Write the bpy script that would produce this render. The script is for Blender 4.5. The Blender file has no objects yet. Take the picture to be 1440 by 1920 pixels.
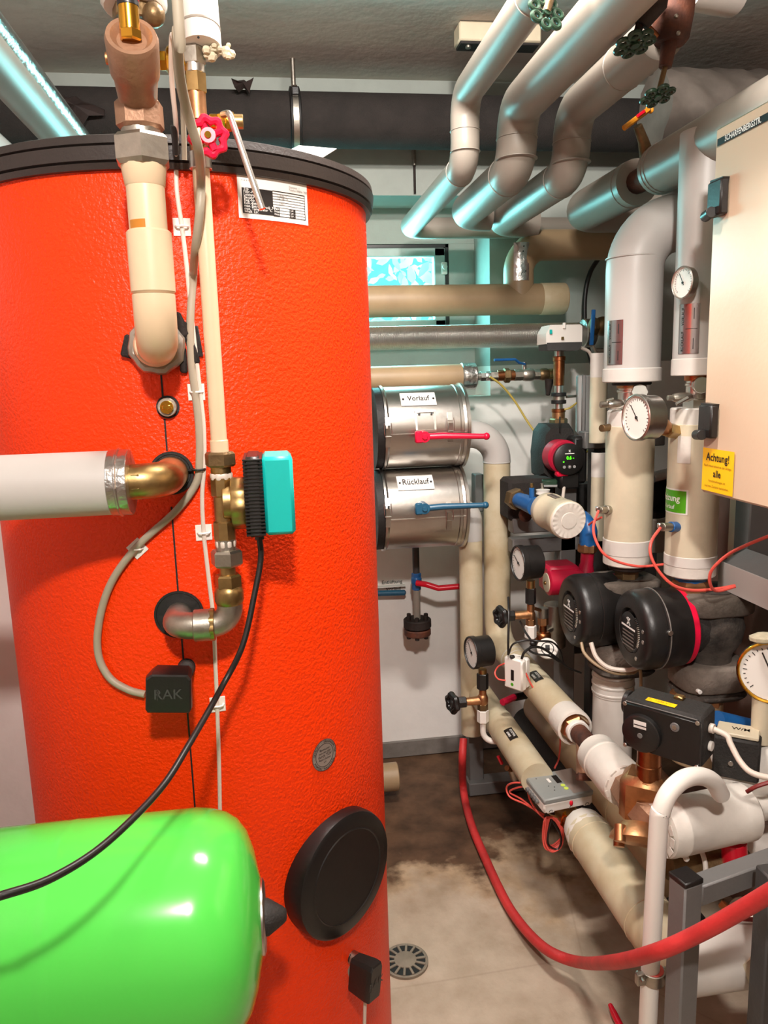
import bpy, bmesh, math, random
from math import sin, cos, pi, radians, sqrt, atan2
from mathutils import Vector as V, Matrix

sc = bpy.context.scene
RN = random.Random(4)

# ---------------------------------------------------------------- camera
F, CX, CY, EYE = 1442.0, 720.0, 960.0, 1.40        # 1440 x 1920 frame, eye 1.40 m above the floor
_dn = V((965 - CX, 9175 - CY, F)).normalized(); _up = -_dn
_d0 = V((505 - CX, 712 - CY, F)); _dep = (_d0 - _up * _d0.dot(_up)).normalized()
_rt = _dn.cross(_dep)
MC = Matrix((_rt, _dep, _up))                        # camera axes (right, down, forward) -> room axes
cam_d = bpy.data.cameras.new('camera'); cam = bpy.data.objects.new('camera', cam_d)
sc.collection.objects.link(cam); sc.camera = cam
cam_d.sensor_fit = 'VERTICAL'; cam_d.sensor_height = 24; cam_d.sensor_width = 18; cam_d.lens = F / 1920 * 24
cam_d.clip_start = 0.02
_cx, _cy, _cz = MC @ V((1, 0, 0)), MC @ V((0, -1, 0)), MC @ V((0, 0, -1))
cam.matrix_world = Matrix(((_cx.x, _cy.x, _cz.x, 0), (_cx.y, _cy.y, _cz.y, 0), (_cx.z, _cy.z, _cz.z, EYE), (0, 0, 0, 1)))

# ---------------------------------------------------------------- light and exposure
sc.view_settings.view_transform = 'Standard'; sc.view_settings.look = 'None'
sc.view_settings.gamma = 1; sc.view_settings.use_curve_mapping = False
sc.view_settings.exposure = 0.33
sc.cycles.use_denoising = True
sc.cycles.max_bounces = 8; sc.cycles.diffuse_bounces = 5
sc.cycles.sample_clamp_indirect = 6
world = bpy.data.worlds.new('daylight_sky'); sc.world = world; world.use_nodes = True
world.node_tree.nodes['Background'].inputs[0].default_value = (0.10, 0.80, 0.86, 1)
world.node_tree.nodes['Background'].inputs[1].default_value = 1.9
def area(name, loc, target, sx, sy, energy, col, spread=180):
    d = bpy.data.lights.new(name, 'AREA'); d.shape = 'RECTANGLE'; d.size = sx; d.size_y = sy
    d.energy = energy; d.color = col; d.spread = radians(spread)
    o = bpy.data.objects.new(name, d); sc.collection.objects.link(o)
    o.location = loc; o.rotation_euler = (V(target) - V(loc)).to_track_quat('-Z', 'Y').to_euler()
    return o
# a bare lamp of the boiler room hangs above and just behind the photographer
area('ceiling_lamp_light', (0.02, -0.36, 2.28), (0.40, 1.8, 2.0), 0.11, 0.11, 35, (1.0, 0.93, 0.87))
# the second lamp hangs over the aisle between tank and pumps
area('aisle_lamp_light', (0.28, 1.20, 2.27), (0.40, 2.1, 0.3), 0.30, 0.10, 22, (1.0, 0.93, 0.87))
# daylight of the overgrown light well outside the window
area('window_daylight', (0.05, 3.06, 1.80), (0.25, 1.6, 1.75), 1.2, 0.35, 62, (0.30, 0.88, 0.90))

# ---------------------------------------------------------------- room points seen through the lens
def ray(px, py): return MC @ V((px - CX, py - CY, F))
CAM = V((0, 0, EYE))
def P(px, py, Y): r = ray(px, py); return CAM + r * (Y / r.y)
def PZ(px, py, z): r = ray(px, py); return CAM + r * ((z - EYE) / r.z)
def PX(px, py, x): r = ray(px, py); return CAM + r * (x / r.x)
def mpp(p): return (MC.transposed() @ (V(p) - CAM)).z / F       # metres per pixel at a point
TX, TY, TR = -0.150, 1.5025, 0.3425                              # storage tank axis and radius
TC = V((TX, TY, 0))
def T(px, py, off=0.0):
    r = ray(px, py); q = V((r.x, r.y)); o = V((-TX, -TY)); R_ = TR + off
    a = q.dot(q); b = 2 * o.dot(q); c = o.dot(o) - R_ * R_; D = max(b * b - 4 * a * c, 0)
    return CAM + r * ((-b - sqrt(D)) / (2 * a))
def tnorm(p): return V((p.x - TX, p.y - TY, 0)).normalized()
def tphi(p): return atan2(p.y - TY, p.x - TX)
def twrap(phi0, z0):
    def fn(x, y, off=0.0):
        a = phi0 + x / TR; R_ = TR + off
        return V((TX + R_ * cos(a), TY + R_ * sin(a), z0 + y))
    return fn
def cwrap(a, d, n, r, along=False):
    a, d, n = V(a), V(d).normalized(), V(n); n = (n - d * n.dot(d)).normalized()
    def fn(x, y, off=0.0):
        if along:
            t = n.cross(d); return a + d * x + (n * cos(y / r) + t * sin(y / r)) * (r + off)
        t = d.cross(n); return a + d * y + (n * cos(x / r) + t * sin(x / r)) * (r + off)
    return fn
def flat(o, xd, yd):
    o, xd, yd = V(o), V(xd).normalized(), V(yd).normalized(); n = xd.cross(yd)
    return lambda x, y, off=0.0: o + xd * x + yd * y + n * off

# ---------------------------------------------------------------- materials
def lin(h):
    h = h.lstrip('#'); c = [int(h[i:i + 2], 16) / 255 for i in (0, 2, 4)]
    return tuple(x / 12.92 if x <= .04045 else ((x + .055) / 1.055) ** 2.4 for x in c) + (1,)
M = {}
def mat(name, col, rough=.5, metal=0.0, bump=0.0, bs=60, var=0.0, vs=8, col2=None, coat=0.0, emit=0.0, kind='noise', det=4, lo=.38, hi=.66):
    m = bpy.data.materials.new(name); m.use_nodes = True; nt = m.node_tree; N = nt.nodes; L = nt.links
    b = N['Principled BSDF']; b.inputs['Roughness'].default_value = rough; b.inputs['Metallic'].default_value = metal
    b.inputs['Base Color'].default_value = lin(col); b.inputs['Coat Weight'].default_value = coat
    if emit: b.inputs['Emission Color'].default_value = lin(col); b.inputs['Emission Strength'].default_value = emit
    if bump or var or col2: tc = N.new('ShaderNodeTexCoord')
    if col2 or var:
        n = N.new('ShaderNodeTexNoise'); n.inputs['Scale'].default_value = vs; n.inputs['Detail'].default_value = 6; n.inputs['Roughness'].default_value = .62
        L.new(tc.outputs['Object'], n.inputs['Vector'])
        r = N.new('ShaderNodeValToRGB'); r.color_ramp.elements[0].position = lo; r.color_ramp.elements[1].position = hi
        c = lin(col); c2 = lin(col2) if col2 else tuple(x * (1 - var) for x in c[:3]) + (1,)
        r.color_ramp.elements[0].color = c2; r.color_ramp.elements[1].color = c
        L.new(n.outputs['Fac'], r.inputs['Fac']); L.new(r.outputs['Color'], b.inputs['Base Color'])
    if bump:
        if kind == 'voronoi':
            t = N.new('ShaderNodeTexVoronoi'); t.inputs['Scale'].default_value = bs; o = t.outputs['Distance']
        elif kind == 'wave':
            t = N.new('ShaderNodeTexWave'); t.bands_direction = 'X'; t.inputs['Scale'].default_value = bs; t.inputs['Distortion'].default_value = 1.2; o = t.outputs['Fac']
        else:
            t = N.new('ShaderNodeTexNoise'); t.inputs['Scale'].default_value = bs; t.inputs['Detail'].default_value = det; o = t.outputs['Fac']
        L.new(tc.outputs['Object'], t.inputs['Vector'])
        bp = N.new('ShaderNodeBump'); bp.inputs['Strength'].default_value = bump; bp.inputs['Distance'].default_value = .004
        L.new(o, bp.inputs['Height']); L.new(bp.outputs['Normal'], b.inputs['Normal'])
    M[name] = m; return m

mat('red_shell', '#f53a00', .42, 0, .6, 190, .06, 3, det=2)
M['red_shell'].node_tree.nodes['Principled BSDF'].inputs['Specular IOR Level'].default_value = .3
mat('lid_black', '#2e2724', .42, 0, .12, 240)
mat('cover_black', '#131110', .38, 0, .05, 90)
mat('foam_dusty', '#5e544c', .9, 0, .5, 200, .0, 9, '#241f1b')
mat('drain_grey', '#8b7f6e', .7, 0, .3, 120, .25, 20)
mat('foam_dust_light', '#85796f', .9, 0, .4, 160, .0, 7, '#51483f')
mat('rubber', '#141211', .6, 0, .2, 120)
mat('black_plastic', '#1b1918', .38, 0, .08, 300)
mat('black_matte', '#26221f', .7, 0, .35, 220, .3, 20)
mat('foam', '#2b2522', .9, 0, .5, 260, .35, 14)
mat('cream_pvc', '#dcc2a0', .34, 0, 0, 60, .06, 9)
mat('cream_stain', '#b8741f', .4)
mat('jacket_grey', '#968d82', .42, 0, .03, 40, .08, 5)
mat('jacket_pale', '#bdb8b3', .42, 0, .02, 40, .05, 5)
mat('jacket_white', '#d9d2ca', .38, 0, .08, 30, .07, 12)
mat('jacket_beige', '#d6c9ae', .45, 0, .08, 30, .14, 9)
mat('jacket_dirty', '#d0c5aa', .5, 0, .1, 24, .0, 5, '#b8a684')
mat('jacket_tan', '#ab916f', .45, 0, .05, 40, .18, 6)
mat('wrap_white', '#ddd5cb', .5, 0, .5, 34, .1, 10)
mat('wrap_grey', '#7d736a', .7, 0, .6, 14, .3, 7)
mat('steel', '#c9c4bd', .3, 1, .04, 90, .14, 5)
mat('chrome', '#dedad3', .3, 1, 0, 60, .1, 30)
mat('foil', '#cfccc8', .3, 1, .9, 55, .15, 18)
mat('foil_ribbed', '#e6e0d8', .28, .9, .8, 90, .2, 10, kind='wave')
mat('zinc', '#b9b2a6', .42, 1, .1, 150, .25, 30)
mat('brass', '#b99a66', .38, 1, .05, 140, .3, 26)
mat('brass_gold', '#e0a73c', .2, 1)
mat('bronze', '#cc966a', .44, 1, .12, 120, .3, 22)
mat('bronze_cast', '#a07a60', .5, .5, .2, 150, .18, 20)
mat('copper', '#b06f47', .35, 1, .1, 120, .4, 24)
mat('old_brass', '#8d7350', .45, .8, .2, 140, .4, 30)
mat('rust', '#6a3a25', .7, .2, .4, 90, .0, 16, '#3a211a')
mat('rust_dark', '#2d211c', .75, .2, .5, 90, .3, 20)
mat('paint_red', '#d8122c', .3)
mat('handle_red', '#e0103c', .32)
mat('hose_red', '#d03434', .55, 0, .15, 160, .25, 14)
mat('wire_red', '#e2594d', .45)
mat('wire_dark_red', '#7c211d', .5)
mat('paint_blue', '#1f5f9f', .35, 0, .08, 60, .2, 22)
mat('blue_teal', '#245a78', .35)
mat('pump_red', '#b81638', .4, 0, .05, 80, .12, 12)
mat('green_tank', '#58d652', .17, 0, 0, 60, .04, 4)
mat('teal', '#0fb3ac', .4)
mat('green_wheel', '#26402f', .3, 0, .06, 90, .25, 30)
mat('orange', '#e39322', .4)
mat('frame_grey', '#6f6d6b', .42, 0, .1, 160, .12, 12)
mat('frame_dark', '#403e3d', .5, 0, .15, 120, .2, 10)
mat('cabinet', '#d3bba0', .36, 0, .06, 120)
mat('plastic_white', '#e8e2da', .4)
mat('plastic_grey', '#9a9a98', .4)
mat('grey_lid', '#8c8f8c', .45, 0, .05, 90)
mat('cable_grey', '#a39885', .45)
mat('cable_black', '#1a1716', .4)
mat('cable_white', '#d6c8bb', .42)
mat('cable_yellow', '#b09a4a', .45)
mat('label_white', '#e9e5df', .4)
mat('label_silver', '#a8a4a4', .16, .85)
mat('label_grey', '#8d7f76', .35)
mat('label_black', '#15110f', .4)
mat('ink', '#17110f', .5)
mat('ink_grey', '#6d6660', .5)
mat('ink_brown', '#8a5a08', .5)
mat('ink_white', '#f3f0ea', .5)
mat('yellow', '#ffc800', .45)
mat('green_label', '#4fa51a', .4)
mat('lime', '#c9dc5a', .4)
mat('wool', '#cfc3a6', .95, 0, .8, 60, .3, 30)
mat('paper', '#e6e1da', .6)
mat('hole_dark', '#2b1c18', .8, 0, .6, 40, .4, 20)  # dark brown of the sheets that stand in for ceiling holes
mat('display_green', '#4cff12', .4, emit=1.6)
mat('leaf', '#d8fff6', .6, 0, 0, 20, .3, 9)
mat('window_paint', '#a9bab4', .45, 0, .1, 60, .15, 10)
mat('dial', '#e6e2da', .3)
mat('wall_paint', '#f3eee8', .8, 0, .35, 26, .07, 5)
mat('wall_plaster_shade', '#a3a9a2', .85, 0, .4, 30, .12, 6)  # grey plaster colour that also carries painted pipe shade
mat('wall_side', '#dccfca', .85, 0, .9, 12, .12, 4)
mat('wall_brown', '#7d6357', .85, 0, .5, 30, .25, 5)
mat('ceiling_paint', '#c6bdb4', .85, 0, .45, 40, .1, 4)
mat('socle', '#86807a', .75, 0, .4, 40, .0, 9, '#6d665f')
m = bpy.data.materials.new('glass_pane'); m.use_nodes = True; nt = m.node_tree; nt.nodes.clear()
_o = nt.nodes.new('ShaderNodeOutputMaterial'); _m = nt.nodes.new('ShaderNodeMixShader'); _t = nt.nodes.new('ShaderNodeBsdfTransparent'); _g = nt.nodes.new('ShaderNodeBsdfGlossy')
_g.inputs['Roughness'].default_value = .05; _m.inputs[0].default_value = .07; _t.inputs[0].default_value = (.93, .98, .98, 1)
nt.links.new(_t.outputs[0], _m.inputs[1]); nt.links.new(_g.outputs[0], _m.inputs[2]); nt.links.new(_m.outputs[0], _o.inputs[0]); M['glass_pane'] = m

def floor_mat():
    m = bpy.data.materials.new('concrete_floor'); m.use_nodes = True; nt = m.node_tree; N = nt.nodes; L = nt.links; b = N['Principled BSDF']
    tc = N.new('ShaderNodeTexCoord'); sp = N.new('ShaderNodeSeparateXYZ'); L.new(tc.outputs['Object'], sp.inputs[0])
    def noise(s, d=6):
        n = N.new('ShaderNodeTexNoise'); n.inputs['Scale'].default_value = s; n.inputs['Detail'].default_value = d; n.inputs['Roughness'].default_value = .6
        L.new(tc.outputs['Object'], n.inputs['Vector']); return n.outputs['Fac']
    def math_(op, a, bb):
        n = N.new('ShaderNodeMath'); n.operation = op
        for i, x in enumerate((a, bb)):
            if isinstance(x, (int, float)): n.inputs[i].default_value = x
            else: L.new(x, n.inputs[i])
        return n.outputs[0]
    def ramp(f, stops):
        r = N.new('ShaderNodeValToRGB'); e = r.color_ramp.elements
        for i, (p, c) in enumerate(stops):
            x = e[i] if i < 2 else e.new(p)
            x.position = p; x.color = lin(c)
        L.new(f, r.inputs[0]); return r.outputs[0]
    def mix(f, a, bb):
        n = N.new('ShaderNodeMix'); n.data_type = 'RGBA'
        L.new(f, n.inputs[0]); L.new(a, n.inputs[6]); L.new(bb, n.inputs[7]); return n.outputs[2]
    base = ramp(noise(7), [(.3, '#a08c76'), (.7, '#c3b09c')])
    wet = ramp(noise(9), [(.3, '#33200f'), (.72, '#6e5039')])
    # the old leak: a damp brown stain on the concrete beside the back wall, its edge ragged
    e = math_('ADD', math_('MULTIPLY', math_('SUBTRACT', noise(4.2), .5), 1.25), sp.outputs['Y'])
    msk = N.new('ShaderNodeMapRange'); msk.inputs['From Min'].default_value = 1.93; msk.inputs['From Max'].default_value = 2.06; L.new(e, msk.inputs['Value'])
    rim = N.new('ShaderNodeMapRange'); rim.inputs['From Min'].default_value = 1.74; rim.inputs['From Max'].default_value = 1.93; L.new(e, rim.inputs['Value'])
    tan_ = ramp(noise(14), [(.35, '#937553'), (.65, '#b99b78')])
    c1 = mix(math_('MULTIPLY', rim.outputs[0], .7), base, tan_); c2 = mix(msk.outputs[0], c1, wet)
    v = N.new('ShaderNodeTexVoronoi'); v.feature = 'DISTANCE_TO_EDGE'; v.inputs['Scale'].default_value = 1.1; L.new(tc.outputs['Object'], v.inputs['Vector'])
    cr = N.new('ShaderNodeMapRange'); cr.inputs['From Min'].default_value = .004; cr.inputs['From Max'].default_value = .0; L.new(v.outputs['Distance'], cr.inputs['Value'])
    dk = ramp(noise(3), [(.0, '#6e5844'), (1, '#7a6450')])
    c3 = mix(math_('MULTIPLY', cr.outputs[0], .22), c2, dk)
    L.new(c3, b.inputs['Base Color']); b.inputs['Roughness'].default_value = .68
    bp = N.new('ShaderNodeBump'); bp.inputs['Strength'].default_value = .35; bp.inputs['Distance'].default_value = .006
    L.new(noise(38), bp.inputs['Height']); L.new(bp.outputs[0], b.inputs['Normal']); M['floor'] = m
floor_mat()

# ---------------------------------------------------------------- mesh helpers
def perp(d):
    d = V(d).normalized(); a = V((0, 0, 1)) if abs(d.z) < .9 else V((1, 0, 0))
    x = a.cross(d).normalized(); return x, d.cross(x)
def fillet(pts, rad, n=8):
    pts = [V(p) for p in pts]; out = [pts[0]]
    for i in range(1, len(pts) - 1):
        a, b, c = pts[i - 1], pts[i], pts[i + 1]; u = (a - b).normalized(); w = (c - b).normalized()
        ang = u.angle(w, pi)
        if ang > pi - .02: out.append(b); continue
        t = min(rad / math.tan(ang / 2), (a - b).length * .49 if i > 1 else (a - b).length * .98, (c - b).length * .49 if i < len(pts) - 2 else (c - b).length * .98)
        r = t * math.tan(ang / 2); ce = b + (u + w).normalized() * (r / sin(ang / 2)); s, e = b + u * t - ce, b + w * t - ce
        tot = s.angle(e); ax = s.cross(e).normalized()
        for k in range(n + 1): out.append(ce + Matrix.Rotation(tot * k / n, 3, ax) @ s)
    out.append(pts[-1]); return out
def spline(pts, n=8):
    pts = [V(p) for p in pts]; q = [pts[0] * 2 - pts[1]] + pts + [pts[-1] * 2 - pts[-2]]; out = []
    for i in range(1, len(q) - 2):
        a, b, c, d = q[i - 1:i + 3]
        for k in range(n):
            t = k / n
            out.append(.5 * ((2 * b) + (c - a) * t + (2 * a - 5 * b + 4 * c - d) * t * t + (3 * b - a - 3 * c + d) * t ** 3))
    return out + [pts[-1]]
ORG = {}
class MB:
    def __init__(s): s.v = []; s.f = []
    def add(s, vs, fs):
        k = len(s.v); s.v += [V(x) for x in vs]; s.f += [tuple(i + k for i in f) for f in fs]; return s
    def loft(s, rings, cap=True):
        n = len(rings[0]); vs = [p for r in rings for p in r]; fs = []
        for i in range(len(rings) - 1):
            for j in range(n):
                fs.append((i * n + j, i * n + (j + 1) % n, (i + 1) * n + (j + 1) % n, (i + 1) * n + j))
        if cap: fs += [tuple(range(n))[::-1], tuple(range((len(rings) - 1) * n, len(rings) * n))]
        return s.add(vs, fs)
    def tube(s, pts, r, n=16, cap=True):
        pts = [V(p) for p in pts]; m_ = len(pts); rs = r if isinstance(r, (list, tuple)) else [r] * m_
        tg = [(pts[min(i + 1, m_ - 1)] - pts[max(i - 1, 0)]).normalized() for i in range(m_)]
        x, y = perp(tg[0]); rings = []
        for i in range(m_):
            if i:
                q = tg[i - 1].rotation_difference(tg[i]); x = q @ x
                x = (x - tg[i] * x.dot(tg[i])).normalized()
            y = tg[i].cross(x)
            rings.append([pts[i] + (x * cos(2 * pi * k / n) + y * sin(2 * pi * k / n)) * rs[i] for k in range(n)])
        return s.loft(rings, cap)
    def lathe(s, a, d, prof, n=28, ph=0.0):
        a, d = V(a), V(d).normalized(); x, y = perp(d)
        return s.loft([[a + d * t + (x * cos(ph + 2 * pi * k / n) + y * sin(ph + 2 * pi * k / n)) * max(r, 1e-5) for k in range(n)] for t, r in prof])
    def cyl(s, a, b, r, n=24, ch=.06, r2=None):
        a, b = V(a), V(b); L = (b - a).length; r2 = r if r2 is None else r2; c = min(r * ch, L * .2)
        return s.lathe(a, b - a, [(0, r - c), (c, r), (L - c, r2), (L, r2 - c)], n)
    def hexn(s, a, b, r, n=6, ph=.3):
        a, b = V(a), V(b); L = (b - a).length; c = min(r * .14, L * .22)
        return s.lathe(a, b - a, [(0, r - c), (c, r), (L - c, r), (L, r - c)], n, ph)
    def box(s, c, hx, hy, hz, X=(1, 0, 0), Y=(0, 1, 0), Z=None, b=.003):
        c, X, Y = V(c), V(X).normalized(), V(Y).normalized(); Z = V(Z).normalized() if Z else X.cross(Y)
        b = min(b, hx * .45, hy * .45, hz * .45); k = len(s.v); bm = bmesh.new()
        for sx in (-1, 1):
            for sy in (-1, 1):
                for sz in (-1, 1):
                    for dx, dy, dz in ((0, b, b), (b, 0, b), (b, b, 0)):
                        bm.verts.new(c + X * sx * (hx - dx) + Y * sy * (hy - dy) + Z * sz * (hz - dz))
        bmesh.ops.convex_hull(bm, input=bm.verts); bm.verts.index_update()
        s.add([v.co.copy() for v in bm.verts], [[v.index for v in f.verts] for f in bm.faces]); bm.free(); return s
    def torus(s, c, nrm, R_, r, n=28, m_=10, sq=None):
        c = V(c); x, y = perp(nrm); z = V(nrm).normalized(); vs = []; fs = []
        for i in range(n):
            a = 2 * pi * i / n; e = x * cos(a) + y * sin(a); RR = R_ * (1 + (sq(a) if sq else 0))
            for j in range(m_):
                b = 2 * pi * j / m_; vs.append(c + e * (RR + r * cos(b)) + z * r * sin(b))
        for i in range(n):
            for j in range(m_): fs.append((i * m_ + j, ((i + 1) % n) * m_ + j, ((i + 1) % n) * m_ + (j + 1) % m_, i * m_ + (j + 1) % m_))
        return s.add(vs, fs)
    def ball(s, c, r, n=14, sc_=(1, 1, 1)):
        c = V(c); m_ = n // 2; prof = [(i, pi * i / m_) for i in range(m_ + 1)]
        return s.loft([[c + V((r * sc_[0] * max(sin(t), .001) * cos(2 * pi * k / n), r * sc_[1] * max(sin(t), .001) * sin(2 * pi * k / n), -r * sc_[2] * cos(t))) for k in range(n)] for _, t in prof])
    def prism(s, o, X, Y, out, d):
        o, X, Y = V(o), V(X).normalized(), V(Y).normalized(); Z = X.cross(Y)
        return s.loft([[o + X * u + Y * w for u, w in out], [o + X * u + Y * w + Z * d for u, w in out]])
    def sheet(s, fn, w, h, nx=8, ny=2, off=.0008):
        vs = [fn((i / nx - .5) * w, (j / ny - .5) * h, off) for j in range(ny + 1) for i in range(nx + 1)]
        return s.add(vs, [(j * (nx + 1) + i, j * (nx + 1) + i + 1, (j + 1) * (nx + 1) + i + 1, (j + 1) * (nx + 1) + i) for j in range(ny) for i in range(nx)])
    def obj(s, name, m, parent=None, ang=38, recalc=True, org=None):
        if org is not None: org = V(org)
        elif parent is not None: org = ORG[parent.name]
        else:
            lo = V([min(p[i] for p in s.v) for i in range(3)]); hi = V([max(p[i] for p in s.v) for i in range(3)])
            org = V(((lo.x + hi.x) / 2, (lo.y + hi.y) / 2, lo.z))
        me = bpy.data.meshes.new(name); me.from_pydata([p - org for p in s.v], [], s.f)
        if recalc:
            bm = bmesh.new(); bm.from_mesh(me); bmesh.ops.recalc_face_normals(bm, faces=bm.faces); bm.to_mesh(me); bm.free()
        me.shade_smooth(); me.set_sharp_from_angle(angle=radians(ang))
        me.materials.append(M[m]); o = bpy.data.objects.new(name, me); sc.collection.objects.link(o)
        if parent is not None: o.parent = parent
        else: o.location = org
        ORG[o.name] = org; return o
def tag(o, label, cat, group=None):
    o['label'] = label; o['category'] = cat
    if group: o['group'] = group
    return o
def thing(name, label, cat, loc, group=None):
    o = bpy.data.objects.new(name, None); sc.collection.objects.link(o); o.empty_display_size = .05
    o.location = loc; ORG[o.name] = V(loc); return tag(o, label, cat, group)
def structure(o): o['kind'] = 'structure'; return o
def lab(o, s): o['label'] = s; return o
def text(name, body, fn, h, m, parent, off=.0014, bold=.0, sx=1.0, dx=0, dy=0, al='CENTER'):
    c = bpy.data.curves.new(name, 'FONT'); c.body = body; c.size = 1; c.align_x = al; c.align_y = 'CENTER'; c.offset = bold; c.resolution_u = 2
    t = bpy.data.objects.new(name + '_curve', c); me = bpy.data.meshes.new_from_object(t); bpy.data.objects.remove(t)
    org = ORG[parent.name]
    for v in me.vertices: v.co = fn(v.co.x * h * sx + dx, v.co.y * h + dy, off) - org
    me.name = name; me.materials.clear(); me.materials.append(M[m]); o = bpy.data.objects.new(name, me); sc.collection.objects.link(o); o.parent = parent; ORG[o.name] = org
    return o
def part(parent, name, kind, a, b, r, m, **k):
    mb = MB()
    if kind == 'c': mb.cyl(a, b, r, **k)
    elif kind == 'h': mb.hexn(a, b, r, **k)
    elif kind == 'o': mb.hexn(a, b, r, 8, **k)
    elif kind == 'k':                                  # knurled ring
        a, b = V(a), V(b); d = (b - a).normalized(); L = (b - a).length; x, y = perp(d); n = 36
        rr = [r * (1 if (i // 2) % 2 else .93) for i in range(n)]
        mb.loft([[a + d * t + (x * cos(2 * pi * i / n) + y * sin(2 * pi * i / n)) * rr[i] * f for i in range(n)] for t, f in ((0, .94), (L * .12, 1), (L * .88, 1), (L, .94))])
    elif kind == 'b': a, b = V(a), V(b); L = (b - a).length; mb.lathe(a, b - a, [(L * t, r * f) for t, f in ((0, .72), (.12, .9), (.3, 1), (.7, 1), (.88, .9), (1, .72))])
    return mb.obj(name, m, parent)
def vstack(parent, X, Y, px, rows):
    """parts stacked on a vertical axis: (row_top, row_bottom, kind, half width in pixels, material, name, extra)"""
    out = []
    for rw in rows:
        y0, y1, kind, hw, m, name = rw[:6]; k = rw[6] if len(rw) > 6 else {}
        a = V((X, Y, P(px, y1, Y).z)); b = V((X, Y, P(px, y0, Y).z)); out.append(part(parent, name, kind, a, b, hw * mpp(a), m, **k))
    return out
def hstack(parent, Y, Z, py, rows, d=None):
    out = []
    for rw in rows:
        x0, x1, kind, hw, m, name = rw[:6]; k = rw[6] if len(rw) > 6 else {}
        a = P(x0, py, Y); b = P(x1, py, Y); a = V((a.x, Y, Z)); b = V((b.x, Y, Z)); out.append(part(parent, name, kind, a, b, hw * mpp(a), m, **k))
    return out
def sleeves(parent, spots, m, name='sleeve_joint', w=.004):
    for a, d, r in spots:
        d = V(d).normalized(); MB().lathe(V(a) - d * w / 2, d, [(0, r), (w * .3, r + .0014), (w * .7, r + .0014), (w, r)], 28).obj(name, m, parent)
def pipe(name, pts, r, m, label, cat='pipe', bend=.06, group=None, n=24, joints=()):
    """one run of pipe: an Empty that parents the jacket and its joint rings"""
    pts = [V(p) for p in pts]; t = thing(name, label, cat, pts[0], group)
    MB().tube(fillet(pts, bend, 9), r, n).obj('jacket', m, t)
    sleeves(t, [(a, d, r) for a, d in joints], m); return t
def wheel(parent, c, n, R_, m='green_wheel', lobes=7, name='handwheel'):
    c, n = V(c), V(n).normalized(); x, y = perp(n); mb = MB()
    for k in range(lobes):
        a = 2 * pi * k / lobes; q = c + (x * cos(a) + y * sin(a)) * R_ * .68
        mb.torus(q, n, R_ * .24, R_ * .115, 14, 8)
        mb.tube([c, q - (x * cos(a) + y * sin(a)) * R_ * .2], R_ * .06, 6)
    mb.cyl(c - n * R_ * .16, c + n * R_ * .16, R_ * .22, 14)
    return mb.obj(name, m, parent)
def gauge(name, c, n, R_, depth, label, case='black_plastic', rim='black_plastic', needle_deg=-30, up=(0, 0, 1), group=None):
    c, n = V(c), V(n).normalized(); t = thing(name, label, 'gauge', c - n * depth, group)
    MB().lathe(c - n * depth, n, [(0, R_ * .8), (.004, R_ * .93), (depth * .75, R_ * .93), (depth * .78, R_), (depth, R_), (depth + .002, R_ * .94), (depth + .001, R_ * .9), (depth - .006, R_ * .89)], 32).obj('case', case, t)
    MB().torus(c, n, R_ * .94, R_ * .05, 36, 8).obj('bezel', rim, t)
    MB().lathe(c - n * .004, n, [(0, R_ * .9), (.0012, R_ * .9)], 32).obj('dial_face', 'dial', t)
    u = V(up); yd = (u - n * u.dot(n)).normalized(); xd = yd.cross(n); fn = flat(c - n * .0026, xd, yd)
    tk = MB()
    for k in range(25):
        a = radians(225 - k * 270 / 24); e = xd * cos(a) + yd * sin(a); q = fn(0, 0, .0004)
        L = .12 if k % 4 == 0 else .07; tk.box(q + e * R_ * (.8 - L / 2), R_ * L / 2, R_ * .012, .0003, X=e, Y=n.cross(e))
    tk.obj('scale_mark', 'ink', t)['kind'] = 'stuff'
    a = radians(90 + needle_deg); e = xd * cos(a) + yd * sin(a)
    MB().box(fn(0, 0, .0012) + e * R_ * .25, R_ * .42, R_ * .02, .0004, X=e, Y=n.cross(e)).cyl(fn(0, 0, .0005), fn(0, 0, .003), R_ * .07, 12).obj('needle', 'ink', t)
    return t
def sticker(name, fn, w, h, m, label, cat='label', nx=8, ny=2, off=.0009, group=None):
    o = MB().sheet(fn, w, h, nx, ny, off); c = fn(0, -h / 2, off); t = thing(name, label, cat, c, group)
    o.obj('sheet', m, t, recalc=False); return t
def decal(parent, name, fn, w, h, m, nx=8, ny=2, off=.0009, label=None):
    o = MB().sheet(fn, w, h, nx, ny, off).obj(name, m, parent, recalc=False)
    if label: o['label'] = label
    return o
def rect(parent, name, fn, x0, x1, y0, y1, m, off=.0012, nx=4):
    return MB().sheet(lambda x, y, o: fn(x + (x0 + x1) / 2, y + (y0 + y1) / 2, o), x1 - x0, y1 - y0, nx, 1, off).obj(name, m, parent, recalc=False)

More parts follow.
